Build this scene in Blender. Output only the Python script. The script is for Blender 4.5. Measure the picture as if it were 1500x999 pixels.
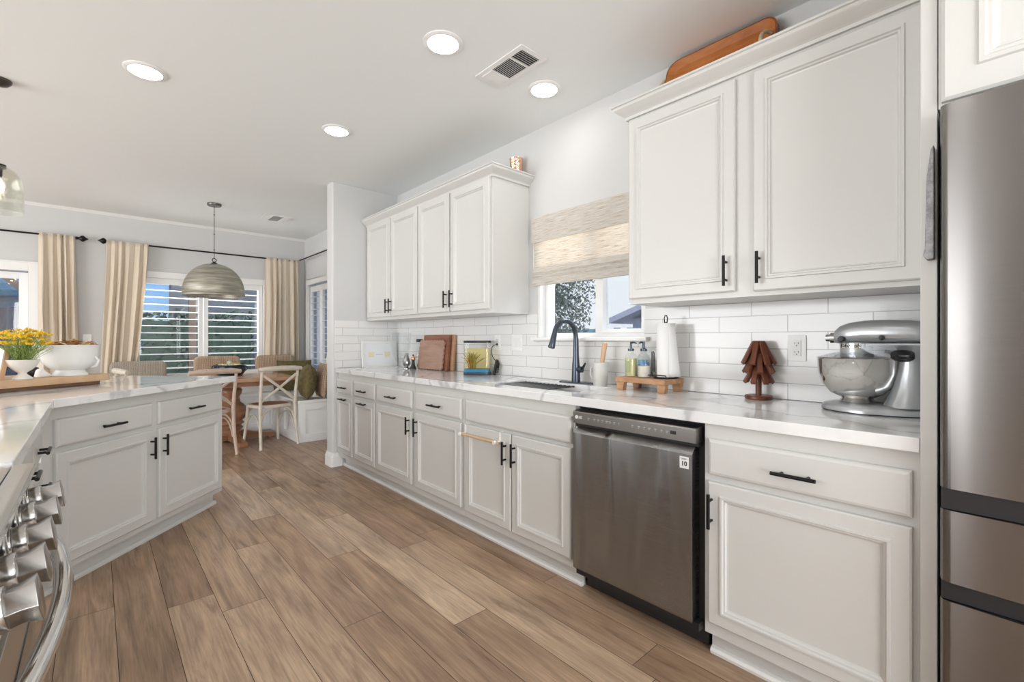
import bpy, bmesh, math, random
from mathutils import Matrix, Vector, noise
R = math.radians
PI = math.pi
rnd = random.Random(7)
for o in list(bpy.data.objects):
    bpy.data.objects.remove(o)
S = bpy.context.scene
C = S.collection

# ------------------------------------------------------------------ camera
cd = bpy.data.cameras.new('camera')
cam = bpy.data.objects.new('camera', cd); C.objects.link(cam)
cam.location = (0, 0, 1.19); cam.rotation_euler = (R(90), 0, R(-42.15))
cd.sensor_width = 36; cd.lens = 674 * 36 / 1500
cd.shift_y = -2.5 / 1500; cd.clip_start = 0.05
S.camera = cam
# ------------------------------------------------------------------ exposure, sky, sun, added fill lamps
vs = S.view_settings
vs.view_transform = 'Standard'; vs.look = 'None'; vs.gamma = 1; vs.exposure = 0.06
vs.use_curve_mapping = False
W = bpy.data.worlds.new('world'); S.world = W; W.use_nodes = True
wn = W.node_tree
tcw = wn.nodes.new('ShaderNodeTexCoord'); spw = wn.nodes.new('ShaderNodeSeparateXYZ'); wn.links.new(tcw.outputs['Generated'], spw.inputs[0])
rw = wn.nodes.new('ShaderNodeValToRGB'); wn.links.new(spw.outputs[2], rw.inputs[0])
er = rw.color_ramp.elements; er[0].position = 0.0; er[0].color = (.50, .70, .92, 1); er[1].position = .55; er[1].color = (.10, .30, .78, 1)
em = er.new(.12); em.color = (.20, .47, .92, 1)
bgn = wn.nodes['Background']; bgn.inputs[1].default_value = 0.95
mr = wn.nodes.new('ShaderNodeMapRange'); mr.interpolation_type = 'SMOOTHSTEP'; mr.inputs[1].default_value = .35; mr.inputs[2].default_value = .8
wn.links.new(spw.outputs[0], mr.inputs[0])
mxw = wn.nodes.new('ShaderNodeMixRGB'); wn.links.new(mr.outputs[0], mxw.inputs[0]); wn.links.new(rw.outputs[0], mxw.inputs[1]); mxw.inputs[2].default_value = (.88, .93, 1, 1)
wn.links.new(mxw.outputs[0], bgn.inputs[0])

def lamp(name, kind, loc, rot, power, size=None, color=(1, 1, 1)):
    l = bpy.data.lights.new(name, kind); l.energy = power; l.color = color
    if kind == 'AREA':
        l.shape = 'RECTANGLE'; l.size, l.size_y = size
    o = bpy.data.objects.new(name, l); C.objects.link(o); o.location = loc; o.rotation_euler = rot
    return o
sun = lamp('sun', 'SUN', (0, 12, 8), (0, 0, 0), 3.0, color=(1, .95, .87))
sun.data.angle = R(1.2)
sun.rotation_euler = Vector((.42, -.72, -.60)).to_track_quat('-Z', 'Y').to_euler()
# added fill lamps, unseen: one on the left, one behind the camera
lamp('fill_left', 'AREA', (-5.2, 3.6, 1.25), (R(114), 0, R(-90)), 240, (4.2, 2.2), (1, .995, .98))
lamp('fill_rear', 'AREA', (-.3, -3.2, 1.3), (R(112), 0, R(0)), 165, (2.6, 1.9), (1, .995, .98))
lamp('fill_above_dining_window', 'AREA', (1.05, 7.72, 2.45), (R(55), 0, R(180)), 180, (1.5, .6), (.97, .985, 1))  # added lamp hidden above the window, brightens louvers and bench
lamp('fill_behind_sink_shade', 'AREA', (2.85, 1.85, 2.15), (R(78), 0, R(90)), 21, (.85, .6), (1, .99, .97))  # added lamp hidden outside, makes the woven shade glow from behind

# ------------------------------------------------------------------ materials
def mat(name, col=(.8, .8, .8), rough=.5, metal=0, **k):
    m = bpy.data.materials.new(name); m.use_nodes = True
    b = m.node_tree.nodes['Principled BSDF']
    b.inputs['Base Color'].default_value = (*col, 1)
    b.inputs['Roughness'].default_value = rough
    b.inputs['Metallic'].default_value = metal
    b.inputs['Anisotropic Rotation'].default_value = .25
    for kk, v in k.items():
        b.inputs[kk].default_value = v
    return m
class NT:
    """small node-building helper"""
    def __init__(s, m):
        s.t = m.node_tree; s.b = s.t.nodes.get('Principled BSDF')
    def n(s, typ, ins=None, **props):
        nd = s.t.nodes.new('ShaderNode' + typ)
        for k, v in props.items(): setattr(nd, k, v)
        for k, v in (ins or {}).items():
            if hasattr(v, 'links') or isinstance(v, bpy.types.NodeSocket): s.t.links.new(v, nd.inputs[k])
            else: nd.inputs[k].default_value = v
        return nd
    def link(s, a, b): s.t.links.new(a, b)
    def coord(s, scale=(1, 1, 1), kind='Object', rot=(0, 0, 0)):
        tc = s.n('TexCoord')
        mp = s.n('Mapping', {'Vector': tc.outputs[kind], 'Scale': scale, 'Rotation': rot})
        return mp.outputs[0]
    def ramp(s, fac, stops):
        r = s.n('ValToRGB', {'Fac': fac}); e = r.color_ramp.elements
        while len(e) < len(stops): e.new(.5)
        for el, (p, c) in zip(e, stops): el.position = p; el.color = (*c, 1)
        return r.outputs[0]
    def noise(s, vec, scale=5, detail=4, rough=.5, dist=0):
        return s.n('TexNoise', {'Vector': vec, 'Scale': scale, 'Detail': detail, 'Roughness': rough, 'Distortion': dist}).outputs['Fac']
    def bump(s, h, strength=.3, dist=.01):
        b = s.n('Bump', {'Height': h, 'Strength': strength, 'Distance': dist})
        s.link(b.outputs[0], s.b.inputs['Normal'])
def paint(name, col, rough=.45, bump=.05, scale=300):
    m = mat(name, col, rough); t = NT(m)
    t.bump(t.noise(t.coord(), scale, 2), bump, .002)
    return m
def wood(name, c0, c1, rough=.5, scale=(1, 1, 1), s=6, bump=.1):
    m = mat(name, c0, rough); t = NT(m)
    f = t.noise(t.coord(scale), s, 6, .6, .6)
    t.link(t.ramp(f, [(.3, c0), (.7, c1)]), t.b.inputs['Base Color'])
    t.bump(f, bump, .002)
    return m
def brushed(name, col, rough, scale=(1, 1, 400), aniso=.5, var=.22):
    m = mat(name, col, rough, 1, Anisotropic=aniso); t = NT(m)
    f = t.noise(t.coord(scale), 3, 3)
    r = t.n('MapRange', {'Value': f, 'To Min': rough * (1 - var), 'To Max': rough * (1 + var)})
    t.link(r.outputs[0], t.b.inputs['Roughness'])
    t.bump(f, .02, .001)
    return m
def clear(name, tint=(1, 1, 1), refl=.12, rough=0.02, bumpy=0):
    """thin clear sheet: see-through with a fresnel gloss"""
    m = mat(name); t = NT(m)
    tr = t.n('BsdfTransparent', {'Color': (*tint, 1)})
    gl = t.n('BsdfGlossy', {'Color': (1, 1, 1, 1), 'Roughness': rough})
    lw = t.n('LayerWeight', {'Blend': .5})
    pw = t.n('Math', {0: lw.outputs['Facing'], 1: 3.0}, operation='POWER')
    fr = t.n('Math', {0: pw.outputs[0], 1: refl * 2.2, 2: .03}, operation='MULTIPLY_ADD')
    if bumpy:
        b = t.n('Bump', {'Height': t.noise(t.coord(), 60, 3), 'Strength': bumpy, 'Distance': .004})
        t.link(b.outputs[0], gl.inputs['Normal']); t.link(b.outputs[0], lw.inputs['Normal'])
    mx = t.n('MixShader', {0: fr.outputs[0], 1: tr.outputs[0], 2: gl.outputs[0]})
    t.link(mx.outputs[0], t.t.nodes['Material Output'].inputs[0])
    return m
def emit(name, col, strength):
    m = mat(name, col); b = m.node_tree.nodes['Principled BSDF']
    b.inputs['Emission Color'].default_value = (*col, 1); b.inputs['Emission Strength'].default_value = strength
    return m
def cloth(name, c0, c1, s=120, rough=.9, scale=(1, 1, 1), bump=.3, transl=0):
    m = mat(name, c0, rough); t = NT(m)
    f = t.noise(t.coord(scale), s, 3, .7)
    col = t.ramp(f, [(.35, c0), (.65, c1)])
    t.link(col, t.b.inputs['Base Color']); t.bump(f, bump, .003)
    if transl:
        tl = t.n('BsdfTranslucent', {'Color': col})
        mx = t.n('MixShader', {0: transl, 1: t.b.outputs[0], 2: tl.outputs[0]})
        t.link(mx.outputs[0], t.t.nodes['Material Output'].inputs[0])
    return m
M = {}
M['ceil'] = paint('ceiling_paint', (.86, .885, .88), .8, .12, 120)
M['wall'] = paint('wall_paint', (.645, .645, .64), .75, .10, 160)
M['cab'] = paint('cabinet_paint', (.635, .63, .608), .32, .02, 200)
M['trim'] = paint('trim_paint', (.86, .855, .84), .35, .02)
M['white'] = paint('white_enamel', (.87, .87, .86), .3, .02)
M['black'] = mat('black_metal', (.012, .011, .011), .35, .6)
M['blackp'] = mat('black_plastic', (.015, .015, .017), .4)
M['slate'] = mat('slate_faucet_metal', (.085, .10, .125), .32, .9)
M['steel'] = brushed('stainless_steel', (.60, .59, .57), .24)
M['dsteel'] = brushed('dark_stainless_steel', (.31, .31, .312), .27, (1, 1, 900), .8, .05)
d_ = NT(M['dsteel']); wv_ = d_.noise(d_.coord((6, 1, .8)), 1.3, 1, .4, .8)
d_.bump(wv_, .5, .06)
M['fsteel'] = brushed('fridge_stainless_steel', (.23, .218, .21), .24, (1, 1, 300), .85)
M['knob'] = brushed('knob_steel', (.42, .41, .40), .2, (300, 1, 1))
M['chrome'] = mat('polished_steel', (.78, .77, .75), .08, 1)
M['panelsteel'] = brushed('dishwasher_panel_steel', (.27, .255, .24), .33, (300, 1, 1))
M['glass'] = clear('window_glass', (.97, .98, .98), .12)
M['clear'] = clear('clear_glass', (.95, .96, .96), .40)
M['seeded'] = clear('seeded_glass', (.93, .93, .90), .35, .06, .5)
M['plastic'] = clear('clear_plastic', (.93, .94, .96), .35, .12)
M['lamp'] = emit('lamp_diffuser', (1, .985, .955), 26)
M['bulb'] = emit('bulb_glow', (1, .9, .72), 12)
# quartz
def quartz(name):
    m = mat(name, (.86, .86, .86), .09); t = NT(m)
    v = t.coord((1, 1, 1), rot=(0, 0, R(35)))
    d = t.noise(v, 1.6, 6, .6)
    vv = t.n('VectorMath', {0: v, 1: t.n('TexNoise', {'Vector': v, 'Scale': 2.2, 'Detail': 5}).outputs['Color']}, operation='ADD')
    w = t.n('TexWave', {'Vector': vv.outputs[0], 'Scale': .75, 'Distortion': 5, 'Detail': 4, 'Detail Scale': 1.4}).outputs['Fac']
    c = t.ramp(w, [(0, (.62, .62, .63)), (.035, (.80, .80, .80)), (.10, (.88, .88, .875)), (1, (.88, .88, .875))])
    c2 = t.ramp(d, [(.40, (.80, .80, .81)), (.62, (1, 1, 1))])
    mx = t.n('MixRGB', {0: .8, 1: c, 2: c2}, blend_type='MULTIPLY')
    t.link(mx.outputs[0], t.b.inputs['Base Color'])
    return m
M['quartz'] = quartz('white_quartz')
# subway tile, written along (u, z); u = Y for the long wall, X for the wing wall
def tile(name, axis):
    m = mat(name, (.8, .8, .79), .13); t = NT(m)
    tc = t.n('TexCoord'); sp = t.n('SeparateXYZ', {0: tc.outputs['Object']})
    u = t.n('Math', {0: sp.outputs[axis], 1: .239 if axis == 1 else .05}, operation='SUBTRACT')
    w = t.n('Math', {0: sp.outputs[2], 1: .917}, operation='SUBTRACT')
    cv = t.n('CombineXYZ', {0: u.outputs[0], 1: w.outputs[0]})
    b = t.n('TexBrick', {'Vector': cv.outputs[0], 'Color1': (.82, .815, .80, 1), 'Color2': (.79, .785, .77, 1), 'Mortar': (.46, .455, .45, 1),
                         'Scale': 1, 'Mortar Size': .0019, 'Mortar Smooth': .2, 'Brick Width': .305, 'Row Height': .0765})
    t.link(b.outputs['Color'], t.b.inputs['Base Color'])
    n2 = t.noise(t.coord((1, 1, 1)), 14, 2)
    h = t.n('Math', {0: t.n('Math', {0: b.outputs['Fac'], 1: -1}, operation='MULTIPLY').outputs[0], 1: t.n('Math', {0: n2, 1: .5}, operation='MULTIPLY').outputs[0]}, operation='ADD')
    t.bump(h.outputs[0], .35, .003)
    return m
M['tileY'] = tile('subway_tile_long', 1); M['tileX'] = tile('subway_tile_short', 0)
# floor planks
def plank():
    m = mat('oak_plank', (.4, .27, .17), .38); t = NT(m)
    at = t.n('Attribute', attribute_name='tone'); 
    v = t.n('Attribute', attribute_name='shift')
    tc = t.n('TexCoord')
    ad = t.n('VectorMath', {0: tc.outputs['Object'], 1: v.outputs['Color']}, operation='ADD')
    mp = t.n('Mapping', {'Vector': ad.outputs[0], 'Scale': (9, .9, 1)})
    g = t.noise(mp.outputs[0], 1.6, 8, .62, 1.3)
    mp2 = t.n('Mapping', {'Vector': ad.outputs[0], 'Scale': (60, 2.2, 1)})
    g2 = t.noise(mp2.outputs[0], 2.2, 5, .6)
    mp3 = t.n('Mapping', {'Vector': ad.outputs[0], 'Scale': (3, 1.2, 1)})
    g3 = t.noise(mp3.outputs[0], 2, 3, .5)
    base = t.ramp(at.outputs['Fac'], [(0, (.235, .142, .086)), (.5, (.43, .30, .205)), (1, (.66, .52, .385))])
    grain = t.ramp(g, [(.28, (.52, .48, .44)), (.48, (.92, .90, .88)), (.72, (1.28, 1.26, 1.22))])
    m1 = t.n('MixRGB', {0: 1, 1: base, 2: grain}, blend_type='MULTIPLY')
    fine = t.ramp(g2, [(.3, (.70, .67, .64)), (.6, (1.10, 1.10, 1.10))])
    m2 = t.n('MixRGB', {0: .8, 1: m1.outputs[0], 2: fine}, blend_type='MULTIPLY')
    pat = t.ramp(g3, [(.35, (.82, .80, .80)), (.65, (1.1, 1.1, 1.1))])
    m3 = t.n('MixRGB', {0: .8, 1: m2.outputs[0], 2: pat}, blend_type='MULTIPLY')
    t.link(m3.outputs[0], t.b.inputs['Base Color'])
    rr = t.n('MapRange', {'Value': g2, 'To Min': .27, 'To Max': .44}); t.link(rr.outputs[0], t.b.inputs['Roughness'])
    t.bump(g2, .12, .002)
    return m
M['plank'] = plank()
M['groove'] = mat('plank_joint', (.05, .03, .02), .8)

# ------------------------------------------------------------------ mesh helpers
class MB:
    def __init__(s): s.v = []; s.f = []; s.mi = []
    def add(s, vs, fs, mi=0):
        b = len(s.v); s.v += [tuple(v) for v in vs]; s.f += [tuple(b + i for i in f) for f in fs]; s.mi += [mi] * len(fs)
        return s
    def box(s, x0, y0, z0, x1, y1, z1, mi=0):
        x0, x1 = sorted((x0, x1)); y0, y1 = sorted((y0, y1)); z0, z1 = sorted((z0, z1))
        return s.add([(x0, y0, z0), (x1, y0, z0), (x1, y1, z0), (x0, y1, z0), (x0, y0, z1), (x1, y0, z1), (x1, y1, z1), (x0, y1, z1)],
                     [(3, 2, 1, 0), (4, 5, 6, 7), (0, 1, 5, 4), (1, 2, 6, 5), (2, 3, 7, 6), (3, 0, 4, 7)], mi)
    def prism(s, poly, a, b, axis=2, mi=0):
        """poly (2-D) extruded from a to b along axis"""
        n = len(poly)
        def P(p, h):
            return (p[0], p[1], h) if axis == 2 else (p[0], h, p[1]) if axis == 1 else (h, p[0], p[1])
        vs_ = [P(p, a) for p in poly] + [P(p, b) for p in poly]
        fs = [tuple(range(n))[::-1], tuple(range(n, 2 * n))] + [(i, (i + 1) % n, n + (i + 1) % n, n + i) for i in range(n)]
        return s.add(vs_, fs, mi)
    def lathe(s, prof, n=32, c=(0, 0, 0), a0=0, a1=2 * PI, mi=0, sx=1, sy=1):
        full = abs(a1 - a0 - 2 * PI) < 1e-6; k = n if full else n + 1
        vs_ = []; fs = []
        for r, z in prof:
            for i in range(k):
                a = a0 + (a1 - a0) * i / n
                vs_.append((c[0] + r * sx * math.cos(a), c[1] + r * sy * math.sin(a), c[2] + z))
        for j in range(len(prof) - 1):
            for i in range(n):
                i2 = (i + 1) % k
                fs.append((j * k + i, j * k + i2, (j + 1) * k + i2, (j + 1) * k + i))
        if full:
            if prof[0][0] > 1e-5: fs.append(tuple(range(k))[::-1])
            if prof[-1][0] > 1e-5: fs.append(tuple((len(prof) - 1) * k + i for i in range(k)))
        return s.add(vs_, fs, mi)
    def tube(s, pts, r, n=10, closed=False, sq=1, mi=0):
        pts = [Vector(p) for p in pts]; m = len(pts); rs = r if isinstance(r, (list, tuple)) else [r] * m
        vs_ = []; fs = []; up = None
        for i, p in enumerate(pts):
            if closed: d = pts[(i + 1) % m] - pts[i - 1]
            else: d = pts[min(i + 1, m - 1)] - pts[max(i - 1, 0)]
            d.normalize()
            if up is None:
                up = Vector((0, 0, 1)) if abs(d.z) < .9 else Vector((1, 0, 0))
            x = up - d * up.dot(d)
            if x.length < 1e-4: x = d.orthogonal()
            x.normalize(); y = d.cross(x); up = x
            for k in range(n):
                a = 2 * PI * (k + .5) / n
                vs_.append(p + x * (rs[i] * sq * math.cos(a)) + y * (rs[i] * math.sin(a)))
        for i in range(m if closed else m - 1):
            for k in range(n):
                a, b = i * n + k, i * n + (k + 1) % n
                c, d = ((i + 1) % m) * n + (k + 1) % n, ((i + 1) % m) * n + k
                fs.append((a, b, c, d))
        if not closed: fs += [tuple(range(n))[::-1], tuple((m - 1) * n + k for k in range(n))]
        return s.add(vs_, fs, mi)
    def cyl(s, p0, p1, r0, r1=None, n=20, mi=0): return s.tube([p0, p1], [r0, r0 if r1 is None else r1], n, mi=mi)
    def rings(s, x0, x1, z0, z1, prof, back=True):
        """rectangular nested profile facing -y; prof = [(inset, y)]"""
        vs_ = []; fs = []
        for d, y in prof: vs_ += [(x0 + d, y, z0 + d), (x1 - d, y, z0 + d), (x1 - d, y, z1 - d), (x0 + d, y, z1 - d)]
        for j in range(len(prof) - 1):
            for i in range(4):
                k = (i + 1) % 4
                fs.append((4 * j + i, 4 * j + k, 4 * j + 4 + k, 4 * j + 4 + i))
        L = 4 * (len(prof) - 1); fs.append((L, L + 1, L + 2, L + 3))
        if back: fs.append((3, 2, 1, 0))
        return s.add(vs_, fs)
    def xf(s, mtx, start=0):
        for i in range(start, len(s.v)): s.v[i] = tuple(mtx @ Vector(s.v[i]))
        return s
    def build(s, name, m, parent=None, smooth=0, bevel=0, seg=2, label=None, loc=None, rot=None, sub=0, kind=None):
        me = bpy.data.meshes.new(name)
        bm = bmesh.new()
        bv = [bm.verts.new(v) for v in s.v]
        for f, mi in zip(s.f, s.mi):
            try:
                fc = bm.faces.new([bv[i] for i in f]); fc.material_index = mi
            except ValueError: pass
        bmesh.ops.remove_doubles(bm, verts=bm.verts, dist=1e-6)
        bmesh.ops.recalc_face_normals(bm, faces=bm.faces)
        if bevel:
            es = [e for e in bm.edges if len(e.link_faces) == 2 and e.calc_face_angle(0) > R(35)]
            bmesh.ops.bevel(bm, geom=es, offset=bevel, segments=seg, profile=.5, affect='EDGES', clamp_overlap=True)
        bm.to_mesh(me); bm.free()
        if smooth:
            for p in me.polygons: p.use_smooth = True
            me.set_sharp_from_angle(angle=R(smooth))
        for mm in (m if isinstance(m, (list, tuple)) else [m]): me.materials.append(mm)
        o = bpy.data.objects.new(name, me); C.objects.link(o)
        if parent: o.parent = parent
        if loc is not None: o.location = loc
        if rot is not None: o.rotation_euler = rot
        if sub:
            md = o.modifiers.new('sub', 'SUBSURF'); md.levels = sub; md.render_levels = sub
        if label: o['label'] = label
        if kind: o['kind'] = kind
        return o
def tag(o, label, cat, group=None, kind=None):
    o['label'] = label; o['category'] = cat
    if group: o['group'] = group
    if kind: o['kind'] = kind
    return o
def thing(name, label, cat, loc=(0, 0, 0), rz=0, group=None):
    o = bpy.data.objects.new(name, None); C.objects.link(o); o.empty_display_size = .1
    o.location = loc; o.rotation_euler = (0, 0, rz)
    return tag(o, label, cat, group)
def struct(o): o['kind'] = 'structure'; return o
def copy_tree(o, parent=None):
    c = o.copy(); C.objects.link(c)
    if parent: c.parent = parent
    for ch in list(o.children): copy_tree(ch, c)
    return c
def text(name, body, size, m, parent, loc, rot, depth=.0006, bold=0, spacing=1):
    cu = bpy.data.curves.new(name, 'FONT'); cu.body = body; cu.size = size; cu.extrude = depth
    cu.align_x = 'CENTER'; cu.align_y = 'CENTER'; cu.offset = bold; cu.space_character = spacing
    tmp = bpy.data.objects.new(name + '_tmp', cu); C.objects.link(tmp)
    dg = bpy.context.evaluated_depsgraph_get(); dg.update()
    me = bpy.data.meshes.new_from_object(tmp.evaluated_get(dg))
    bpy.data.objects.remove(tmp)
    me.materials.clear(); me.materials.append(m)
    o = bpy.data.objects.new(name, me); C.objects.link(o); o.parent = parent; o.location = loc; o.rotation_euler = rot
    return o
def arc(c, r, a0, a1, n, plane='xz', off=0):
    out = []
    for i in range(n + 1):
        a = a0 + (a1 - a0) * i / n
        u, v = c[0] + r * math.cos(a), c[1] + r * math.sin(a)
        out.append((u, off, v) if plane == 'xz' else (u, v, off) if plane == 'xy' else (off, u, v))
    return out
def rrect(x0, y0, x1, y1, r, n=5):
    p = []
    for cx, cy, a in ((x1 - r, y1 - r, 0), (x0 + r, y1 - r, 90), (x0 + r, y0 + r, 180), (x1 - r, y0 + r, 270)):
        for i in range(n + 1):
            t = R(a + 90 * i / n); p.append((cx + r * math.cos(t), cy + r * math.sin(t)))
    return p
def bez(p0, p1, p2, p3, n=10):
    out = []
    for i in range(n + 1):
        t = i / n; a = (1 - t) ** 3; b = 3 * t * (1 - t) ** 2; c = 3 * t * t * (1 - t); d = t ** 3
        out.append(tuple(a * p0[k] + b * p1[k] + c * p2[k] + d * p3[k] for k in range(3)))
    return out

# ================================================================== SETTING
CEIL = 2.66; XW = 2.30; YB = 7.12
# floor: planks of a 0.174 m board, joints where they lie
rows = {}
tones = {-1: [(1.2, .50), (2.9, .45)], 0: [(1.9, .22), (3.6, .40)], 1: [(2.53, .62), (4.04, .24)], 2: [(2.335, .66), (3.843, .56)],
         3: [(2.975, .63), (4.48, .52)], 4: [(1.873, .34), (3.385, .50), (4.9, .74)], 5: [(2.517, .42), (4.03, .76)],
         6: [(1.581, .42), (3.085, .80), (4.6, .55)], 7: [(2.365, .68), (3.87, .42)], 8: [(.95, .30), (2.46, .52), (3.97, .50)], 9: [(1.57, .52), (3.08, .40), (4.58, .45)]}
me = bpy.data.meshes.new('floor')
vs_, fs_, tn, sh = [], [], [], []
k = -36
while .062 + k * .174 < XW + .2:
    x0 = .062 + k * .174; x1 = x0 + .174
    j0 = tones[k][0][0] if k in tones else rnd.uniform(0, 1.5)
    y = j0
    while y > -3.5: y -= 1.508
    while y < YB + .1:
        t = None
        if k in tones:
            for ye, tv in tones[k]:
                if abs(y + 1.508 - ye) < .05: t = tv
        if t is None: t = rnd.uniform(.3, .62)
        b = len(vs_); g = .0011
        vs_ += [(x0 + g, y + g, 0), (x1 - g, y + g, 0), (x1 - g, y + 1.508 - g, 0), (x0 + g, y + 1.508 - g, 0)]
        fs_.append((b, b + 1, b + 2, b + 3)); tn.append(t); sh.append((rnd.uniform(0, 40), rnd.uniform(0, 40), 0))
        y += 1.508
    k += 1
b = len(vs_); vs_ += [(-6.2, -4.5, -.0025), (XW + .2, -4.5, -.0025), (XW + .2, YB + .2, -.0025), (-6.2, YB + .2, -.0025)]
fs_.append((b, b + 1, b + 2, b + 3)); tn.append(0); sh.append((0, 0, 0))
me.from_pydata(vs_, [], fs_)
a1 = me.attributes.new('tone', 'FLOAT', 'FACE'); a2 = me.attributes.new('shift', 'FLOAT_VECTOR', 'FACE')
for i in range(len(fs_)): a1.data[i].value = tn[i]; a2.data[i].vector = sh[i]
me.materials.append(M['plank']); me.materials.append(M['groove'])
me.polygons[len(fs_) - 1].material_index = 1
fl = bpy.data.objects.new('floor', me); C.objects.link(fl); struct(fl)
struct(MB().box(-6.2, -4.5, CEIL, XW + .2, YB + .2, CEIL + .12).build('ceiling', M['ceil']))

def wall_holes(axis, pos, thick, u0, u1, z0, z1, holes):
    """wall slab in plane axis=pos..pos+thick with rectangular holes (ua, ub, za, zb), holes sorted along u"""
    m = MB(); cuts = sorted(holes)
    def bx(a, b, c, d):
        if b - a < 1e-4 or d - c < 1e-4: return
        if axis == 'x': m.box(pos, a, c, pos + thick, b, d)
        else: m.box(a, pos, c, b, pos + thick, d)
    u = u0
    for a, b, c, d in cuts:
        bx(u, a, z0, z1); bx(a, b, z0, c); bx(a, b, d, z1); u = b
    bx(u, u1, z0, z1)
    return m
SW = (1.42, 2.27, 1.20, 2.03)            # sink window  Y0 Y1 Z0 Z1
DW = (5.62, 6.93, .66, 1.98)             # dining side window (Y)
BW = (.34, 1.74, .66, 1.95)              # dining back window (X)
SL = (-2.35, -.53, 0, 1.92)              # slider (X)
struct(wall_holes('x', XW, .16, -4.5, YB + .2, 0, CEIL, [SW, DW]).build('wall_right', M['wall']))
struct(wall_holes('y', YB, .16, -6.2, XW - .0005, 0, CEIL, [SL, BW]).build('wall_back', M['wall']))
struct(wall_holes('x', -5.3, .1, -3.3, YB, 0, CEIL, [(1.4, 5.8, .1, 2.5)]).build('wall_left', M['wall']))  # unseen opening made for the added left fill lamp
struct(wall_holes('y', -3.4, .1, -5.3, XW, 0, CEIL, [(-1.7, 1.1, .3, 2.4)]).build('wall_rear', M['wall']))  # unseen opening sized to match the added rear fill lamp
# wing wall at the end of the counter with rounded corners
wing = MB().prism(rrect(1.635, 4.30, XW + .05, 4.445, .018), 0, CEIL - .001, 2)
struct(wing.build('wall_wing', M['wall'], smooth=40))
# crown-less white bead where ceiling meets back wall
struct(MB().prism([(YB, CEIL), (YB - .03, CEIL), (YB, CEIL - .03)], -5.2, XW, 0).build('trim_1', M['trim']))
# baseboards
def baseboard(name, poly_pts, close=False):
    m = MB()
    for (x0, y0), (x1, y1) in zip(poly_pts[:-1], poly_pts[1:]):
        dx, dy = x1 - x0, y1 - y0; L = math.hypot(dx, dy); ang = math.atan2(dy, dx); st = len(m.v)
        m.prism([(0, 0), (-.017, 0), (-.017, .095), (-.012, .108), (-.012, .118), (-.006, .130), (0, .132)], -.0, L, 0)
        # profile is in (y,z): extrude along x
        m.xf(Matrix.Translation((x0, y0, 0)) @ Matrix.Rotation(ang, 4, 'Z'), st)
    return struct(m.build(name, M['trim']))
wb = MB()
for off, z0, z1 in ((.016, 0, .095), (.012, .095, .112), (.007, .112, .130)):
    wb.prism(rrect(1.635 - off, 4.30 - off, 1.735, 4.445 + off, .022), z0, z1, 2)
struct(wb.build('baseboard_wing', M['trim'], smooth=40))
baseboard('baseboard_back', [(-.4, YB), (.3, YB)])

# tiles
bs = MB()
XT = 2.29
for a, b, c, d in ((.185, SW[0], .922, 1.362), (SW[0], SW[1], .922, 1.175), (SW[1], 4.299, .922, 1.366)):
    bs.box(XT, a, c, XW - .0005, b, d)
struct(bs.build('trim_2', M['tileY']))
struct(MB().box(1.66, 4.290, .922, XT - .001, 4.2995, 1.366).build('trim_3', M['tileX']))

# ---- window at the sink
def window_frame(m, axis, u0, u1, z0, z1, p0, p1, w=.045, mull=()):
    def bx(a, b, c, d, q0=p0, q1=p1):
        if axis == 'x': m.box(q0, a, c, q1, b, d)
        else: m.box(a, q0, c, b, q1, d)
    bx(u0, u0 + w, z0, z1); bx(u1 - w, u1, z0, z1); bx(u0 + w, u1 - w, z0, z0 + w); bx(u0 + w, u1 - w, z1 - w, z1)
    for c, ww in mull: bx(c - ww / 2, c + ww / 2, z0 + w, z1 - w)
    return m
w1 = struct(window_frame(MB(), 'x', SW[0], SW[1] - .02, SW[2], SW[3], 2.355, 2.42, .032, [(1.785, .055)]).build('window_1', M['white'], bevel=.003))
sash = window_frame(MB(), 'x', 1.452, 1.77, SW[2] + .032, SW[3] - .032, 2.345, 2.39, .022)
sash.build('sash', M['white'], w1, bevel=.002)
MB().box(2.384, 1.45, SW[2] + .03, 2.388, 2.22, SW[3] - .03).build('window_pane', M['glass'], w1)
sill = MB().prism([(2.255, 1.183), (2.255, 1.197), (2.262, 1.203), (2.356, 1.203), (2.356, 1.178), (2.288, 1.178), (2.28, 1.183)], SW[0] - .03, SW[1] + .03, 1)
sill.build('window_sill', M['trim'], w1)
# white jamb lining
j = MB(); j.box(2.301, SW[1] - .022, 1.204, 2.354, SW[1] - .001, 2.028); j.box(2.301, SW[0] + .001, 1.204, 2.354, SW[0] + .012, 2.028)
j.build('window_jamb', M['trim'], w1)

# ---- dining windows: casing + glass
def casing(name, axis, u0, u1, z0, z1, pin, inward, w=.075):
    m = MB(); a, b = (pin, pin + inward * .022)
    window_frame(m, axis, u0 - w, u1 + w, z0 - w, z1 + w * .9, a, b, w)
    o = struct(m.build(name, M['trim'], bevel=.004))
    f = MB(); q = pin - inward * .10
    window_frame(f, axis, u0, u1, z0, z1, q, q - inward * .05, .04, [((u0 + u1) / 2, .05)])
    f.build('window_frame', M['white'], o)
    g = MB(); q2 = q - inward * .025
    if axis == 'x': g.box(q2, u0 + .03, z0 + .03, q2 + .003, u1 - .03, z1 - .03)
    else: g.box(u0 + .03, q2, z0 + .03, u1 - .03, q2 + .003, z1 - .03)
    g.build('window_pane', M['glass'], o)
    return o
casing('window_2', 'y', BW[0], BW[1], BW[2], BW[3], YB - .0005, -1)
casing('window_3', 'x', DW[0], DW[1], DW[2], DW[3], XW - .0005, -1)
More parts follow.
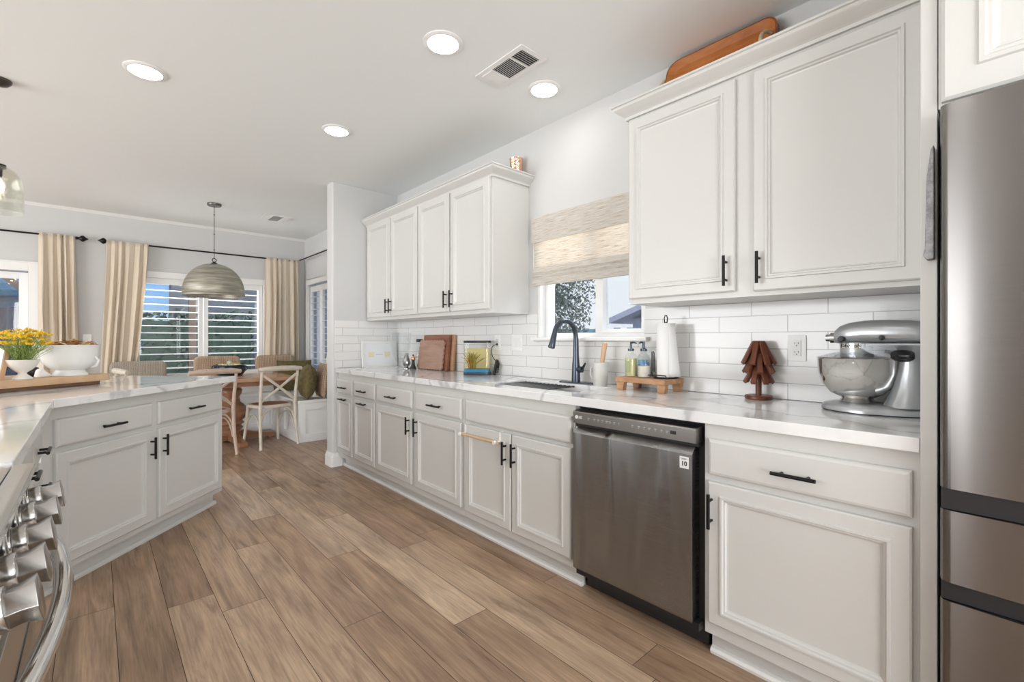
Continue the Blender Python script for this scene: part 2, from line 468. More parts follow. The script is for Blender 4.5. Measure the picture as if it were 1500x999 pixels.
# sliding door
sd = MB(); window_frame(sd, 'y', SL[0] - .08, SL[1] + .08, -.08, SL[3] + .085, YB - .0005, YB - .024, .08)
sd = MB()
sd.box(SL[1], YB - .024, 0, SL[1] + .085, YB - .0005, SL[3] + .085); sd.box(SL[0] - .085, YB - .024, 0, SL[0], YB - .0005, SL[3] + .085)
sd.box(SL[0], YB - .024, SL[3], SL[1], YB - .0005, SL[3] + .085); sd.box(SL[0] - .1, YB - .032, SL[3] + .085, SL[1] + .1, YB - .0005, SL[3] + .10)
d1 = struct(sd.build('door_1', M['trim'], bevel=.003))
pf = MB()
window_frame(pf, 'y', SL[0] + .01, (SL[0] + SL[1]) / 2 + .03, .02, SL[3] - .01, YB + .05, YB + .09, .07)
window_frame(pf, 'y', (SL[0] + SL[1]) / 2 - .03, SL[1] - .01, .02, SL[3] - .01, YB + .095, YB + .135, .07)
pf.build('door_frame', M['white'], d1, bevel=.003)
MB().box(SL[0] + .05, YB + .068, .06, (SL[0] + SL[1]) / 2, YB + .071, SL[3] - .05).box((SL[0] + SL[1]) / 2, YB + .113, .06, SL[1] - .05, YB + .116, SL[3] - .05).build('door_pane', M['glass'], d1)

# ---- plantation shutters
def shutter(label, loc, rz, w, h, bar_left):
    t = thing('plantation_shutter', label, 'shutter', loc, rz, 'dining nook plantation shutters')
    f = MB(); sw = .05
    f.box(0, -.015, 0, sw, .015, h).box(w - sw, -.015, 0, w, .015, h).box(sw, -.015, 0, w - sw, .015, .09).box(sw, -.015, h - .075, w - sw, .015, h)
    f.build('shutter_frame', M['white'], t, bevel=.003)
    n = int((h - .165) / .088); z0 = .09 + ((h - .165) - (n - 1) * .088) / 2
    for i in range(n):
        l = MB(); p = []
        for k in range(12):
            a = 2 * PI * k / 12; p.append((.041 * math.cos(a), .0058 * math.sin(a)))
        l.prism(p, sw + .002, w - sw - .002, 0)
        l.xf(Matrix.Translation((0, 0, z0 + i * .088)) @ Matrix.Rotation(R(3), 4, 'X'))
        l.build('louver', M['white'], t, smooth=60)
    return t
sh_h = BW[3] - BW[2] - .01
shutter('white shutter panel left of the centre stile in the back window, behind the dome pendant', (BW[0] + .005, YB - .003 + .03, BW[2] + .005), 0, .692, sh_h, 1)
shutter('white shutter panel in the back window between centre stile and corner curtain', (BW[0] + .703, YB - .003 + .03, BW[2] + .005), 0, .692, sh_h, 0)
shutter('white shutter panel of the side window, nearest the dining corner', (XW + .03, DW[1] - .005, DW[2] + .005), R(-90), .43, sh_h, 1)
shutter('white shutter panel of the side window, second from the dining corner', (XW + .03, DW[1] - .44, DW[2] + .005), R(-90), .43, sh_h, 1)
shutter('white shutter panel of the side window, nearest the wing wall', (XW + .03, DW[1] - .875, DW[2] + .005), R(-90), .43, sh_h, 1)

# ================================================================== CABINETS
DOORP = [(0, 0), (0, -.015), (.005, -.020), (.044, -.020), (.0465, -.0255), (.0535, -.0255), (.057, -.019), (.062, -.019), (.066, -.0115), (.071, -.010)]
DRWP = [(0, 0), (0, -.012), (.004, -.017), (.012, -.020)]
def pull(parent, x, z, L, vertical=True, y=-.020):
    m = MB(); yb = y - .030; h = L / 2; q = L * .30
    if vertical:
        m.cyl((x, yb, z - h), (x, yb, z + h), .0062, n=10)
        for s_ in (-q, q): m.cyl((x, y + .002, z + s_), (x, yb, z + s_), .0052, n=8)
    else:
        m.cyl((x - h, yb, z), (x + h, yb, z), .0062, n=10)
        for s_ in (-q, q): m.cyl((x + s_, y + .002, z), (x + s_, yb, z), .0052, n=8)
    return m.build('handle', M['black'], parent, smooth=40)
def door(parent, x0, x1, z0, z1, hx=None, hz=None, hl=.125, horiz=False):
    d = MB().rings(x0, x1, z0, z1, [(a, b - .001) for a, b in DOORP]).build('door', M['cab'], parent)
    if hx is not None: pull(d, hx, hz, hl, not horiz)
    return d
def drawer(parent, x0, x1, z0, z1, hl=.13, handle=True, name='drawer'):
    d = MB().rings(x0, x1, z0, z1, [(a, b - .001) for a, b in DRWP]).build(name, M['cab'], parent)
    if handle: pull(d, (x0 + x1) / 2, (z0 + z1) / 2 - .008, hl, False)
    return d
def base_cabinet(label, loc, rz, w, depth=.60, ztop=.879, fb=.10, toe=.06, extra=0):
    t = thing('base_cabinet', label, 'cabinet', loc, rz)
    g = .001
    MB().box(g, 0, fb, w - g, depth, ztop).build('cabinet_box', M['cab'], t)
    MB().box(g, toe, .0, w - g, toe + .015, fb).build('toe_kick', M['cab'], t)
    return t
XF = 1.69; RZ = R(-90)
def rx(Y1): return (XF, Y1, 0)          # cabinet whose left end is at Y1; local x = Y1 - Y
# narrow pair
Y1 = 4.296
t = base_cabinet('white base cabinet with two narrow drawers above two narrow doors at the wing wall', rx(Y1), RZ, Y1 - 3.487)
for a, b in ((4.285, 3.945), (3.913, 3.503)):
    drawer(t, Y1 - a, Y1 - b, .694, .823, .15); door(t, Y1 - a, Y1 - b, .150, .668, Y1 - (a + b) / 2, .645, .15, True)
Y1 = 3.487
t = base_cabinet('white base cabinet with one drawer and one door under the glass hurricane vase', rx(Y1), RZ, Y1 - 2.893)
drawer(t, Y1 - 3.472, Y1 - 2.919, .694, .823, .15); door(t, Y1 - 3.472, Y1 - 2.919, .150, .672, Y1 - 2.945, .572)
Y1 = 2.893
t = base_cabinet('white base cabinet with one drawer and one door under the fish tank', rx(Y1), RZ, Y1 - 2.296)
drawer(t, Y1 - 2.866, Y1 - 2.319, .694, .823, .15); door(t, Y1 - 2.866, Y1 - 2.319, .150, .672, Y1 - 2.836, .574)
Y1 = 2.296
t = base_cabinet('white double door sink base cabinet with a plain false drawer front', rx(Y1), RZ, Y1 - 1.417)
drawer(t, Y1 - 2.272, Y1 - 1.432, .694, .823, handle=False, name='false_drawer_front')
door(t, Y1 - 2.275, Y1 - 1.858, .145, .672, Y1 - 1.895, .568); door(t, Y1 - 1.848, Y1 - 1.432, .145, .672, Y1 - 1.822, .568)
Y1 = .792
t = base_cabinet('white base cabinet with one wide drawer over one wide door between dishwasher and refrigerator', rx(Y1), RZ, Y1 - .184)
drawer(t, Y1 - .772, Y1 - .201, .694, .825, .128); door(t, Y1 - .772, Y1 - .201, .150, .668, Y1 - .757, .567)
# shoe moulding (setting)
sm = MB()
for a, b in ((1.415, 4.296), (.184, .790)):
    sm.prism([(1.749, 0), (1.732, 0), (1.729, .012), (1.735, .022), (1.749, .026)], a, b, 1)
struct(sm.build('trim_4', M['trim']))

# towel bar over the left sink door
t = thing('over_door_towel_bar', 'wooden towel bar with white hooks hung over the left sink cabinet door', 'towel bar', (XF, 2.296, 0), RZ)
m = MB()
for xx in (.032, .355):
    m.box(xx - .008, -.0235, .628, xx + .008, -.0215, .675); m.box(xx - .008, -.0235, .673, xx + .008, -.002, .676)
    m.cyl((xx, -.0225, .622), (xx, -.062, .622), .006, n=10)
    m.cyl((xx, -.060, .622), (xx, -.072, .622), .011, n=12)
m.build('hook', M['white'], t, smooth=40)
M['bar'] = wood('bar_wood', (.62, .40, .22), (.72, .50, .30), .5, (1, 1, 1), 20)
MB().cyl((.015, -.056, .622), (.372, -.056, .622), .0085, n=12).build('rod', M['bar'], t, smooth=40)

# ---- counter right
def slab_hole(x0, x1, y0, y1, z0, z1, h):
    m = MB(); hx0, hx1, hy0, hy1 = h
    O = [(x0, y0), (x1, y0), (x1, y1), (x0, y1)]; I = [(hx0, hy0), (hx1, hy0), (hx1, hy1), (hx0, hy1)]
    v = [(*p, z1) for p in O] + [(*p, z1) for p in I] + [(*p, z0) for p in O] + [(*p, z0) for p in I]
    f = []
    for i in range(4):
        j_ = (i + 1) % 4
        f += [(i, j_, 4 + j_, 4 + i), (8 + i, 12 + i, 12 + j_, 8 + j_), (i, 8 + i, 8 + j_, j_), (4 + i, 4 + j_, 12 + j_, 12 + i)]
    return m.add(v, f)
SK = (1.80, 2.135, 1.53, 2.225)
ct = slab_hole(1.664, XT - .001, .184, 4.289, .8795, .92, SK).build('countertop', M['quartz'], bevel=.003)
tag(ct, 'long white veined quartz countertop under the sink window', 'countertop')

# ---- wall cabinets
def crown(parent, x0, x1, depth, z, left=True, right=True):
    """stepped crown, local frame: front at y<0"""
    prof = [(0, 0), (.012, 0), (.014, .012), (.020, .018), (.034, .028), (.052, .042), (.056, .046), (.056, .058), (.064, .060), (.064, .068), (0, .068)]
    m = MB(); n = len(prof)
    path = []
    pts = [((x0, depth), (-1, 0))] if left else []
    corners = []
    def ring(px, py, nx, ny):
        return [(px + nx * p, py + ny * p, z + q) for p, q in prof]
    rs = []
    rs.append(ring(x0, depth, -1, 0)) if left else None
    rs.append(ring(x0, 0, -1 if left else 0, -1)); rs.append(ring(x1, 0, 1 if right else 0, -1))
    rs.append(ring(x1, depth, 1, 0)) if right else None
    vs2 = [v for r in rs for v in r]; fs2 = []
    for i in range(len(rs) - 1):
        for k2 in range(n):
            a, b = i * n + k2, i * n + (k2 + 1) % n
            fs2.append((a, b, b + n, a + n))
    fs2 += [tuple(range(n)), tuple((len(rs) - 1) * n + k2 for k2 in range(n))]
    return m.add(vs2, fs2).build('crown_moulding', M['cab'], parent)
def wall_cabinet(label, Y1, w, z0, z1, xf=1.97):
    t = thing('wall_cabinet', label, 'cabinet', (xf, Y1, 0), RZ)
    MB().box(.0, 0, z0, w, XW - xf - .001, z1).build('cabinet_box', M['cab'], t)
    return t
Y1 = 4.295
t = wall_cabinet('white four door wall cabinet between the wing wall and the window', Y1, Y1 - 2.362, 1.368, 2.30)
for a, b, h in ((4.252, 3.790, 3.815), (3.776, 3.314, 3.752), (3.299, 2.857, 2.885), (2.839, 2.385, 2.810)):
    door(t, Y1 - a, Y1 - b, 1.395, 2.281, Y1 - h, 1.487)
crown(t, 0.004, Y1 - 2.362, XW - 1.97 - .002, 2.278, False, True)
Y1 = 1.308
t = wall_cabinet('white two door wall cabinet between the window and the refrigerator', Y1, Y1 - .184, 1.364, 2.30)
door(t, Y1 - 1.298, Y1 - .790, 1.388, 2.266, Y1 - .822, 1.473, .125); door(t, Y1 - .718, Y1 - .206, 1.382, 2.262, Y1 - .714 + .02, 1.473, .125)
crown(t, 0, Y1 - .186, XW - 1.97 - .002, 2.278, True, False)
# tall end panel
pn = MB().box(1.66, .148, 0, XW - .002, .1825, 2.60); pn.build('tall_end_panel', M['cab'], bevel=.002)
tag(bpy.data.objects['tall_end_panel'], 'tall white end panel between countertop and refrigerator', 'cabinet panel')
# over-fridge cabinet
t = thing('refrigerator_cabinet', 'white deep cabinet above the refrigerator', 'cabinet', (1.66, .147, 0), RZ)
MB().box(.001, 0, 1.80, .95, .63, 2.60).build('cabinet_box', M['cab'], t)
d = MB().rings(.008, .465, 1.812, 2.58, [(a * 1.5, b - .001) for a, b in DOORP]).build('door', M['cab'], t)
d = MB().rings(.478, .94, 1.812, 2.58, [(a * 1.5, b - .001) for a, b in DOORP]).build('door', M['cab'], t)
# ---- refrigerator
t = thing('refrigerator', 'stainless steel refrigerator with two bottom drawers at the right edge', 'refrigerator', (1.60, .143, 0), RZ)
MB().box(.004, .07, .03, .906, .68, 1.775).build('fridge_body', mat('fridge_side', (.06, .06, .062), .5), t)
def fdoor(name, x0, x1, z0, z1):
    r = .022; p = [(x0, .068), (x0, r)]
    for i in range(1, 7):
        a = R(90 * i / 6); p.append((x0 + r - r * math.cos(a), r - r * math.sin(a)))
    nseg = 10
    for i in range(1, nseg):
        u = i / nseg; xx = x0 + r + (x1 - x0 - 2 * r) * u; p.append((xx, -.010 * math.sin(PI * u)))
    for i in range(7):
        a = R(90 * i / 6); p.append((x1 - r + r * math.sin(a), r - r * math.cos(a)))
    p.append((x1, .068))
    return MB().prism(p, z0, z1, 2).build(name, M['fsteel'], t, smooth=50)
fdoor('fridge_door', .004, .453, .812, 1.788); fdoor('fridge_door', .457, .906, .812, 1.788)
fdoor('freezer_drawer', .004, .906, .575, .757); fdoor('freezer_drawer', .004, .906, .06, .527)
for z0, z1 in ((.757, .812), (.527, .575)):
    MB().box(.006, .010, z0 + .001, .904, .069, z1 - .001).build('recessed_grip', M['blackp'], t)
MB().cyl((.02, .03, .80), (.035, .03, .80), .012, n=10).build('hinge', M['dsteel'], t)
# towel on the panel
m = MB(); pts = [(.152, 1.70), (.158, 1.69), (.166, 1.62), (.170, 1.43), (.174, 1.412), (.167, 1.40), (.152, 1.402)]
m.prism([(y_, z_) for y_, z_ in pts], 1.625, 1.658, 0)
tag(m.build('dish_cloth', cloth('grey_cloth', (.20, .20, .21), (.36, .36, .37), 60), bevel=.004), 'grey cloth hanging on the tall white panel beside the refrigerator', 'cloth')

# ---- dishwasher
t = thing('dishwasher', 'dark stainless dishwasher with a front control strip under the counter', 'dishwasher', (1.645, 1.395, 0), RZ)
MB().box(.002, .062, .10, .596, .60, .862).build('tub_body', M['blackp'], t)
MB().box(-.018, .075, .863, .60, .60, .878).build('top_gap_shade', mat('dark_gap', (.01, .01, .01), .7), t)  # black block paints the shade in the gap under the counter
MB().box(.004, .10, .015, .592, .13, .10).box(.004, .02, .10, .592, .09, .13).build('kick_plate', M['blackp'], t)
dd = MB().prism([(.0, .758), (.003, .763), (.024, .786), (.060, .786), (.060, .132), (.003, .132), (.0, .14)], 0, .575, 0)
dd.build('door', M['dsteel'], t, bevel=.0015)
MB().prism([(.0, .803), (.0, .854), (.004, .858), (.055, .862), (.055, .803)], 0, .590, 0).build('control_panel', M['panelsteel'], t, bevel=.001)
MB().box(.004, .028, .7865, .586, .058, .8025).build('pocket_handle', M['blackp'], t)
wh = mat('white_print', (.78, .78, .78), .5); gp = mat('grey_print', (.46, .45, .44), .5); bp = mat('black_print', (.02, .02, .02), .5)
lg = MB().lathe([(.0001, 0), (.0085, 0), (.0085, .001), (.0001, .001)], 20)
lg.xf(Matrix.Translation((.022, -.0003, .832)) @ Matrix.Rotation(R(90), 4, 'X')); lg.build('logo_badge', wh, t)
text('logo_lettering', 'LG', .016, wh, t, (.044, -.0004, .832), (R(90), 0, 0), bold=.0004)
ic = MB()
for x_, w_ in ((.085, .012), (.12, .008), (.14, .010), (.162, .010), (.185, .012), (.203, .008), (.225, .010), (.25, .005), (.315, .008), (.345, .010), (.37, .008), (.393, .010), (.42, .010), (.447, .008), (.47, .010)):
    ic.box(x_, -.0006, .832, x_ + w_, 0, .835); ic.box(x_ + .001, -.0006, .826, x_ + w_ * .6, 0, .8285)
ic.build('control_marks', gp, t)
MB().box(.488, -.0006, .825, .512, 0, .838).build('display_window', M['blackp'], t)
MB().box(.527, -.0012, .704, .563, -.0002, .748).build('sticker', wh, t, label='white sticker reading 10')
text('sticker_number', '10', .024, bp, t, (.545, -.0014, .721), (R(90), 0, 0), bold=.0006)
MB().box(.531, -.0015, .740, .559, -.0011, .7415).box(.535, -.0015, .7365, .553, -.0011, .738).build('sticker_text_line', bp, t)

# ================================================================== PENINSULA AND STOVE COUNTER
th = R(43); U = Vector((math.sin(th), math.cos(th))); N = Vector((-U.y, U.x)); P0 = Vector((-.14, 2.91))
PF = P0 + N * .057                                     # face-frame plane
def pp(t_, n_): v = P0 + U * t_ + N * n_; return (v.x, v.y)
t = base_cabinet('white angled peninsula cabinet with two drawers and two doors', (PF.x, PF.y, 0), R(47), 1.252, .62)
t.children[0].data  # body
drawer(t, .052, .608, .690, .820, .135); drawer(t, .657, 1.228, .690, .820, .135)
door(t, .052, .608, .135, .662, .621 - .03, .562); door(t, .657, 1.228, .135, .662, .728 - .045, .562)
s_ = MB().prism([(.044, 0), (.060, 0), (.060, .026), (.050, .022), (.044, .010)], .02, 1.266, 0)
s_.build('shoe_moulding', M['cab'], t)
MB().box(1.2525, -.001, .10, 1.258, .64, .878).build('end_panel', M['cab'], t)
# back panel of the bar side
MB().box(.02, .645, 0, 1.25, .66, .878).build('back_panel', M['cab'], t)
poly = [(-.135, 1.492), pp(0, 0), pp(1.33, 0), pp(1.33, 1.15), pp(.25, 1.15), (-.79, 2.95), (-.79, 1.492)]
ct2 = MB().prism(poly, .8795, .92, 2).build('countertop', M['quartz'], bevel=.003)
tag(ct2, 'angled white quartz peninsula countertop holding the wooden board', 'countertop')
# drawers left of the corner
t = base_cabinet('white drawer cabinet between the stove and the peninsula corner', (-.185, 1.495, 0), R(90), 1.30, .58)
drawer(t, .03, .355, .700, .823, handle=False, name='false_drawer_front'); door(t, .03, .355, .135, .672, .325, .57)
for a, b in ((.385, .855), (.885, 1.245)):
    for z0, z1 in ((.700, .823), (.560, .675), (.135, .535)):
        drawer(t, a, b, z0, z1, .12)

# ---- stove
t = thing('gas_range', 'stainless slide-in range with hexagonal knobs at the left edge', 'range', (-.10, .732, 0), R(90))   # local x = +Y, -y = +X
Wd = .756
MB().box(.002, .035, .05, Wd, .66, .885).build('range_body', M['steel'], t)
MB().prism([(.012, .742), (.034, .742), (.034, .914), (.010, .914), (.0, .910), (.0, .894), (.012, .888)], 0, Wd, 0).build('control_panel', M['steel'], t, bevel=.002)
MB().prism([(.036, .912), (.10, .921), (.66, .921), (.66, .887), (.036, .887)], 0, Wd, 0).build('cooktop_rim', M['steel'], t, bevel=.003)
MB().prism(rrect(.04, .115, Wd - .035, .63, .02), .9212, .929, 2).build('glass_cooktop', mat('black_cooktop_glass', (.03, .032, .036), .12), t, bevel=.002)
gm = mat('cast_iron', (.035, .035, .038), .6)
for i in range(3):
    g = MB(); x0 = .06 + i * .218; x1 = x0 + .205
    g.tube([(x0, .14, .952), (x1, .14, .952), (x1, .60, .952), (x0, .60, .952)], .007, 6, True)
    g.tube([(x0, .37, .952), (x1, .37, .952)], .006, 6); g.tube([((x0 + x1) / 2, .14, .952), ((x0 + x1) / 2, .60, .952)], .006, 6)
    for xx, yy in ((x0, .14), (x1, .14), (x1, .60), (x0, .60)): g.cyl((xx, yy, .929), (xx, yy, .952), .007, n=6)
    g.build('burner_grate', gm, t, smooth=40)
od = MB().prism([(.0, .15), (.0, .730), (.008, .738), (.034, .738), (.034, .15)], .003, Wd - .003, 0).build('oven_door', M['steel'], t, bevel=.002)
MB().box(.10, -.002, .28, Wd - .10, .001, .62).build('door_glass', mat('oven_glass', (.01, .01, .012), .08), od)
MB().box(.003, .0, .02, Wd - .003, .034, .145).build('storage_drawer', M['steel'], t, bevel=.002)
hb = MB(); pts = []
for i in range(25):
    u = i / 24; pts.append((.04 + (Wd - .08) * u, -.022 - .036 * math.sin(PI * u) ** .8, .765 - .012))
hb.tube(pts, .0135, 14); 
for xx in (.045, Wd - .045): hb.cyl((xx, .004, .715), (xx, -.024, .753), .011, n=12)
hb.build('oven_handle', M['chrome'], od, smooth=60)
# knobs: axis leans out and slightly up
for yk in (1.40, 1.27, 1.125, .985, .858):
    k = MB()
    k.lathe([(.034, 0), (.034, .006), (.030, .008), (.030, .012)], 28)
    k.lathe([(.028, .012), (.028, .030)], 28)
    base = len(k.v)
    hexp = [(math.cos(R(60 * i)), math.sin(R(60 * i))) for i in range(6)]
    k.add([(.0265 * a, .0265 * b, .028) for a, b in hexp] + [(.025 * a, .025 * b, .044) for a, b in hexp] + [(.031 * a, .031 * b, .060) for a, b in hexp], [tuple(range(6))[::-1], tuple(range(12, 18))] + [(j_ * 6 + i, j_ * 6 + (i + 1) % 6, j_ * 6 + 6 + (i + 1) % 6, j_ * 6 + 6 + i) for j_ in range(2) for i in range(6)])
    kk = k
    kk.xf(Matrix.Translation((yk - .732, .012, .846)) @ Matrix.Rotation(R(90 - 9), 4, 'X'))
    ko = kk.build('control_knob', M['knob'], t, smooth=30, bevel=.0012)
    rg = MB().lathe([(.0345, -.001), (.0345, .003), (.030, .003), (.030, -.001), (.0345, -.001)], 28)
    rg.xf(Matrix.Translation((yk - .732, .012, .846)) @ Matrix.Rotation(R(90 - 9), 4, 'X'))
    rg.build('knob_ring', M['blackp'], ko)

# ================================================================== SINK AREA
sx0, sx1, sy0, sy1 = SK
t = thing('kitchen_sink', 'undermount stainless sink basin below the window', 'sink', ((sx0 + sx1) / 2, (sy0 + sy1) / 2, .66))
cx, cy = (sx0 + sx1) / 2, (sy0 + sy1) / 2
m = MB(); hw, hl = (sx1 - sx0) / 2 + .004, (sy1 - sy0) / 2 + .004
pr = rrect(-hw, -hl, hw, hl, .03); pi_ = rrect(-hw + .012, -hl + .012, hw - .012, hl - .012, .04)
n = len(pr)
v = [(*p, .2185) for p in pr] + [(*p, .02) for p in pi_] + [(*p, .0) for p in pr]
f = [(i, (i + 1) % n, n + (i + 1) % n, n + i) for i in range(n)] + [tuple(range(n, 2 * n))] + [(i, (i + 1) % n, 2 * n + (i + 1) % n, 2 * n + i) for i in range(n)]
m.add(v, f); m.build('basin', brushed('sink_steel', (.62, .63, .64), .3, (300, 1, 1)), t, smooth=40)
MB().lathe([(.0001, .022), (.045, .022), (.045, .026), (.035, .026), (.03, .023), (.0001, .023)], 24, c=(0, -.05, 0)).build('drain', M['chrome'], t, smooth=40)
# black roll-up rack in the far half of the sink
t = thing('drying_rack', 'black wire drying rack lying across the sink basin', 'rack', (cx, 2.0, .903))
m = MB(); a, b = hw - .012, .205
for i in range(13):
    y_ = -b + 2 * b * i / 12; m.cyl((-a, y_, .004), (a, y_, .004), .0042, n=8)
for x_ in (-a + .005, 0, a - .005): m.box(x_ - .006, -b - .004, -.001, x_ + .006, b + .004, .004)
m.build('wire_grid', M['blackp'], t, smooth=40)

# ---- faucet (local: spout goes towards -X)
FX, FY = 2.205, 1.846
t = thing('kitchen_faucet', 'dark slate gooseneck faucet with pull-down spray head behind the sink', 'faucet', (FX, FY, .92))
MB().prism(rrect(-.030, -.128, .030, .128, .028), .0005, .006, 2).build('deck_plate', M['slate'], t, smooth=40, bevel=.001)
MB().lathe([(.027, .006), (.027, .03), (.024, .10), (.0185, .17), (.0165, .26), (.0165, .275)], 24).build('faucet_body', M['slate'], t, smooth=50)
pts = [(0, 0, .27)] + arc((-.115, .285), .100, 0, PI * .93, 16)
pts = [(-.0, 0, .265), (-.002, 0, .28)] + [(-.10 + .098 * math.cos(a_), 0, .283 + .098 * math.sin(a_)) for a_ in [PI * .93 * i / 16 for i in range(17)]]
MB().tube(pts, .0145, 16).build('spout', M['slate'], t, smooth=60)
e = Vector(pts[-1]); dr = (e - Vector(pts[-2])).normalized()
MB().tube([e, e + dr * .012, e + dr * .05, e + dr * .085, e + dr * .09], [.015, .0165, .0175, .021, .018], 16).build('spray_head', M['slate'], t, smooth=50)
m = MB(); m.cyl((0, -.018, .085), (0, -.050, .085), .019, n=18); m.tube([(0, -.045, .088), (-.006, -.062, .10), (-.015, -.085, .125)], [.009, .008, .006], 10)
m.build('lever_handle', M['slate'], t, smooth=50)

# ---- brush crock
t = thing('utensil_crock', 'small grey stoneware crock standing beside the faucet', 'crock', (2.19, 1.648, .9202))
M['stone'] = cloth('stoneware', (.62, .61, .58), (.68, .67, .64), 300, .55, bump=.02)
MB().lathe([(.0001, 0), (.038, 0), (.042, .006), (.043, .132), (.041, .136), (.038, .132), (.037, .008), (.0001, .008)], 28).build('crock_body', M['stone'], t, smooth=50)
MB().tube([(-.006, .040, .115), (-.006, .064, .098), (-.006, .066, .06), (-.006, .046, .030)], [.007, .008, .008, .006], 10).build('crock_handle', M['stone'], t, smooth=60)
t = thing('dish_brush', 'brush with a thick wooden handle standing in the grey crock', 'brush', (2.19, 1.648, .930))
M['brushw'] = wood('beech', (.62, .38, .22), (.72, .48, .30), .5, (1, 1, .2), 20)
MB().tube([(0, .008, .03), (.004, -.004, .10), (.010, -.024, .235), (.010, -.025, .240)], [.009, .0125, .0155, .013], 14).build('brush_handle', M['brushw'], t, smooth=50)
m = MB().lathe([(.0001, 0), (.024, 0), (.024, .03), (.0001, .032)], 16, c=(0, .006, 0)); m.build('bristles', M['trim'], t, smooth=40)

# ---- riser tray
M['acacia'] = wood('rustic_wood', (.36, .17, .08), (.60, .36, .20), .6, (4, 1, 4), 8)
RX, RY = 2.172, 1.318
t = thing('riser_tray', 'rustic wooden riser tray on four block feet right of the sink', 'tray', (RX, RY, .9202))
MB().box(-.098, -.145, .042, .098, .145, .068).build('tray_top', M['acacia'], t, bevel=.004)
for x_ in (-.075, .075):
    for y_ in (-.12, .12):
        f = MB().prism([(-.018, 0), (.018, 0), (.024, .042), (-.024, .042)], -.016, .016, 0); f.xf(Matrix.Translation((x_, y_, 0)))
        f.build('foot', M['acacia'], t, bevel=.002)
TZ = .9202 + .0685
def soap(label, x, y, liquid, lvl, rz, labelcol=None, pump_dir=1):
    t = thing('soap_bottle', label, 'soap bottle', (x, y, TZ), rz, 'soap bottles on the riser tray')
    w = .034
    MB().lathe([(.0001, 0), (w - .003, 0), (w, .004), (w, .100), (w - .004, .112), (.016, .128), (.013, .132), (.013, .142)], 24).build('bottle', M['clear'], t, smooth=50)
    MB().lathe([(.0001, .003), (w - .003, .003), (w - .003, lvl), (.0001, lvl)], 24).build('liquid', liquid, t, smooth=50)
    m = MB(); m.lathe([(.0165, .138), (.0165, .150), (.006, .154), (.005, .185), (.0001, .186)], 16)
    m.tube([(0, 0, .182), (-.018 * pump_dir, -.018, .186), (-.030 * pump_dir, -.030, .180)], [.0065, .0055, .004], 10)
    m.build('pump', M['slate'], t, smooth=40)
    return t
soap('pump bottle of yellow-green soap with a leafy label, leftmost on the riser', 2.165, 1.425, mat('yellow_soap', (.62, .60, .30), .2), .098, R(30))
soap('clear pump bottle with a blue label, middle of the three on the riser', 2.232, 1.390, mat('blue_soap', (.25, .50, .72), .2), .075, R(-10))
soap('pump bottle holding pale cream soap, rightmost beside the paper roll', 2.165, 1.345, mat('cream_soap', (.80, .76, .66), .3), .060, R(200))
# label graphics on bottles
def botlabel(parent, r, a0, a1, z0, z1, m, name='bottle_label'):
    return MB().lathe([(r, z0), (r, z1)], 10, a0=R(a0), a1=R(a1)).build(name, m, parent, smooth=60)
bts = [o for o in bpy.data.objects if o.name.startswith('soap_bottle')]
botlabel(bts[0], .0348, 130, 170, .02, .085, mat('leaf_print', (.38, .42, .25), .5))
botlabel(bts[1], .0348, 170, 260, .01, .09, mat('blue_label', (.10, .33, .62), .5))
botlabel(bts[2], .0348, -40, 0, .07, .095, mat('teal_print', (.15, .30, .38), .5))
# ---- paper towel
t = thing('paper_towel_holder', 'black wire paper towel holder standing on the riser tray', 'paper towel holder', (2.19, 1.232, TZ))
m = MB()
m.tube([(.070 * math.cos(a_), .058 * math.sin(a_), .004) for a_ in [2 * PI * i / 24 for i in range(24)]], .0035, 8, True)
m.cyl((0, 0, .002), (0, 0, .29), .0045, n=10); m.cyl((-.07, 0, .004), (.07, 0, .004), .0035, n=8)
m.tube([(0, -.006, .285), (0, -.009, .31), (0, -.004, .325), (0, .004, .325), (0, .009, .31), (0, .006, .285)], .003, 8)
m.build('wire_stand', M['black'], t, smooth=50)
m = MB(); m.tube([(-.02, .060, .004), (-.02, .068, .02), (-.02, .068, .135), (-.02, .060, .138), (-.02, .056, .13), (-.02, .056, .03)], .003, 8)
m.tube([(-.072, -.05, .004), (-.085, -.05, .004), (-.088, -.05, .018), (-.088, .0, .02), (-.088, .05, .018)], .003, 8)
m.build('side_arm', M['black'], t, smooth=50)
t = thing('paper_towel_roll', 'white paper towel roll on the wire holder with a loose slanting sheet', 'paper towel roll', (2.19, 1.232, TZ + .008))
M['paper'] = cloth('paper_towel', (.88, .88, .87), (.92, .92, .91), 400, .95, bump=.08)
MB().lathe([(.020, 0), (.045, 0), (.0455, .003), (.0455, .273), (.045, .276), (.020, .276), (.020, 0)], 32).build('roll', M['paper'], t, smooth=40)
pv, pf = [], []
for i in range(9):
    z_ = .003 + .270 * i / 8
    for k_ in range(6):
        a_ = R(-130 + 58 * k_ / 5)
        rr_ = .047 + .030 * (k_ / 5) * (1 - i / 8)
        pv.append((rr_ * math.cos(a_) + (-.004), rr_ * math.sin(a_), z_))
for i in range(8):
    for k_ in range(5): pf.append((i * 6 + k_, i * 6 + k_ + 1, (i + 1) * 6 + k_ + 1, (i + 1) * 6 + k_))
m = MB().add(pv, pf); o = m.build('loose_sheet', M['paper'], t, smooth=60)
md = o.modifiers.new('th', 'SOLIDIFY'); md.thickness = .0012

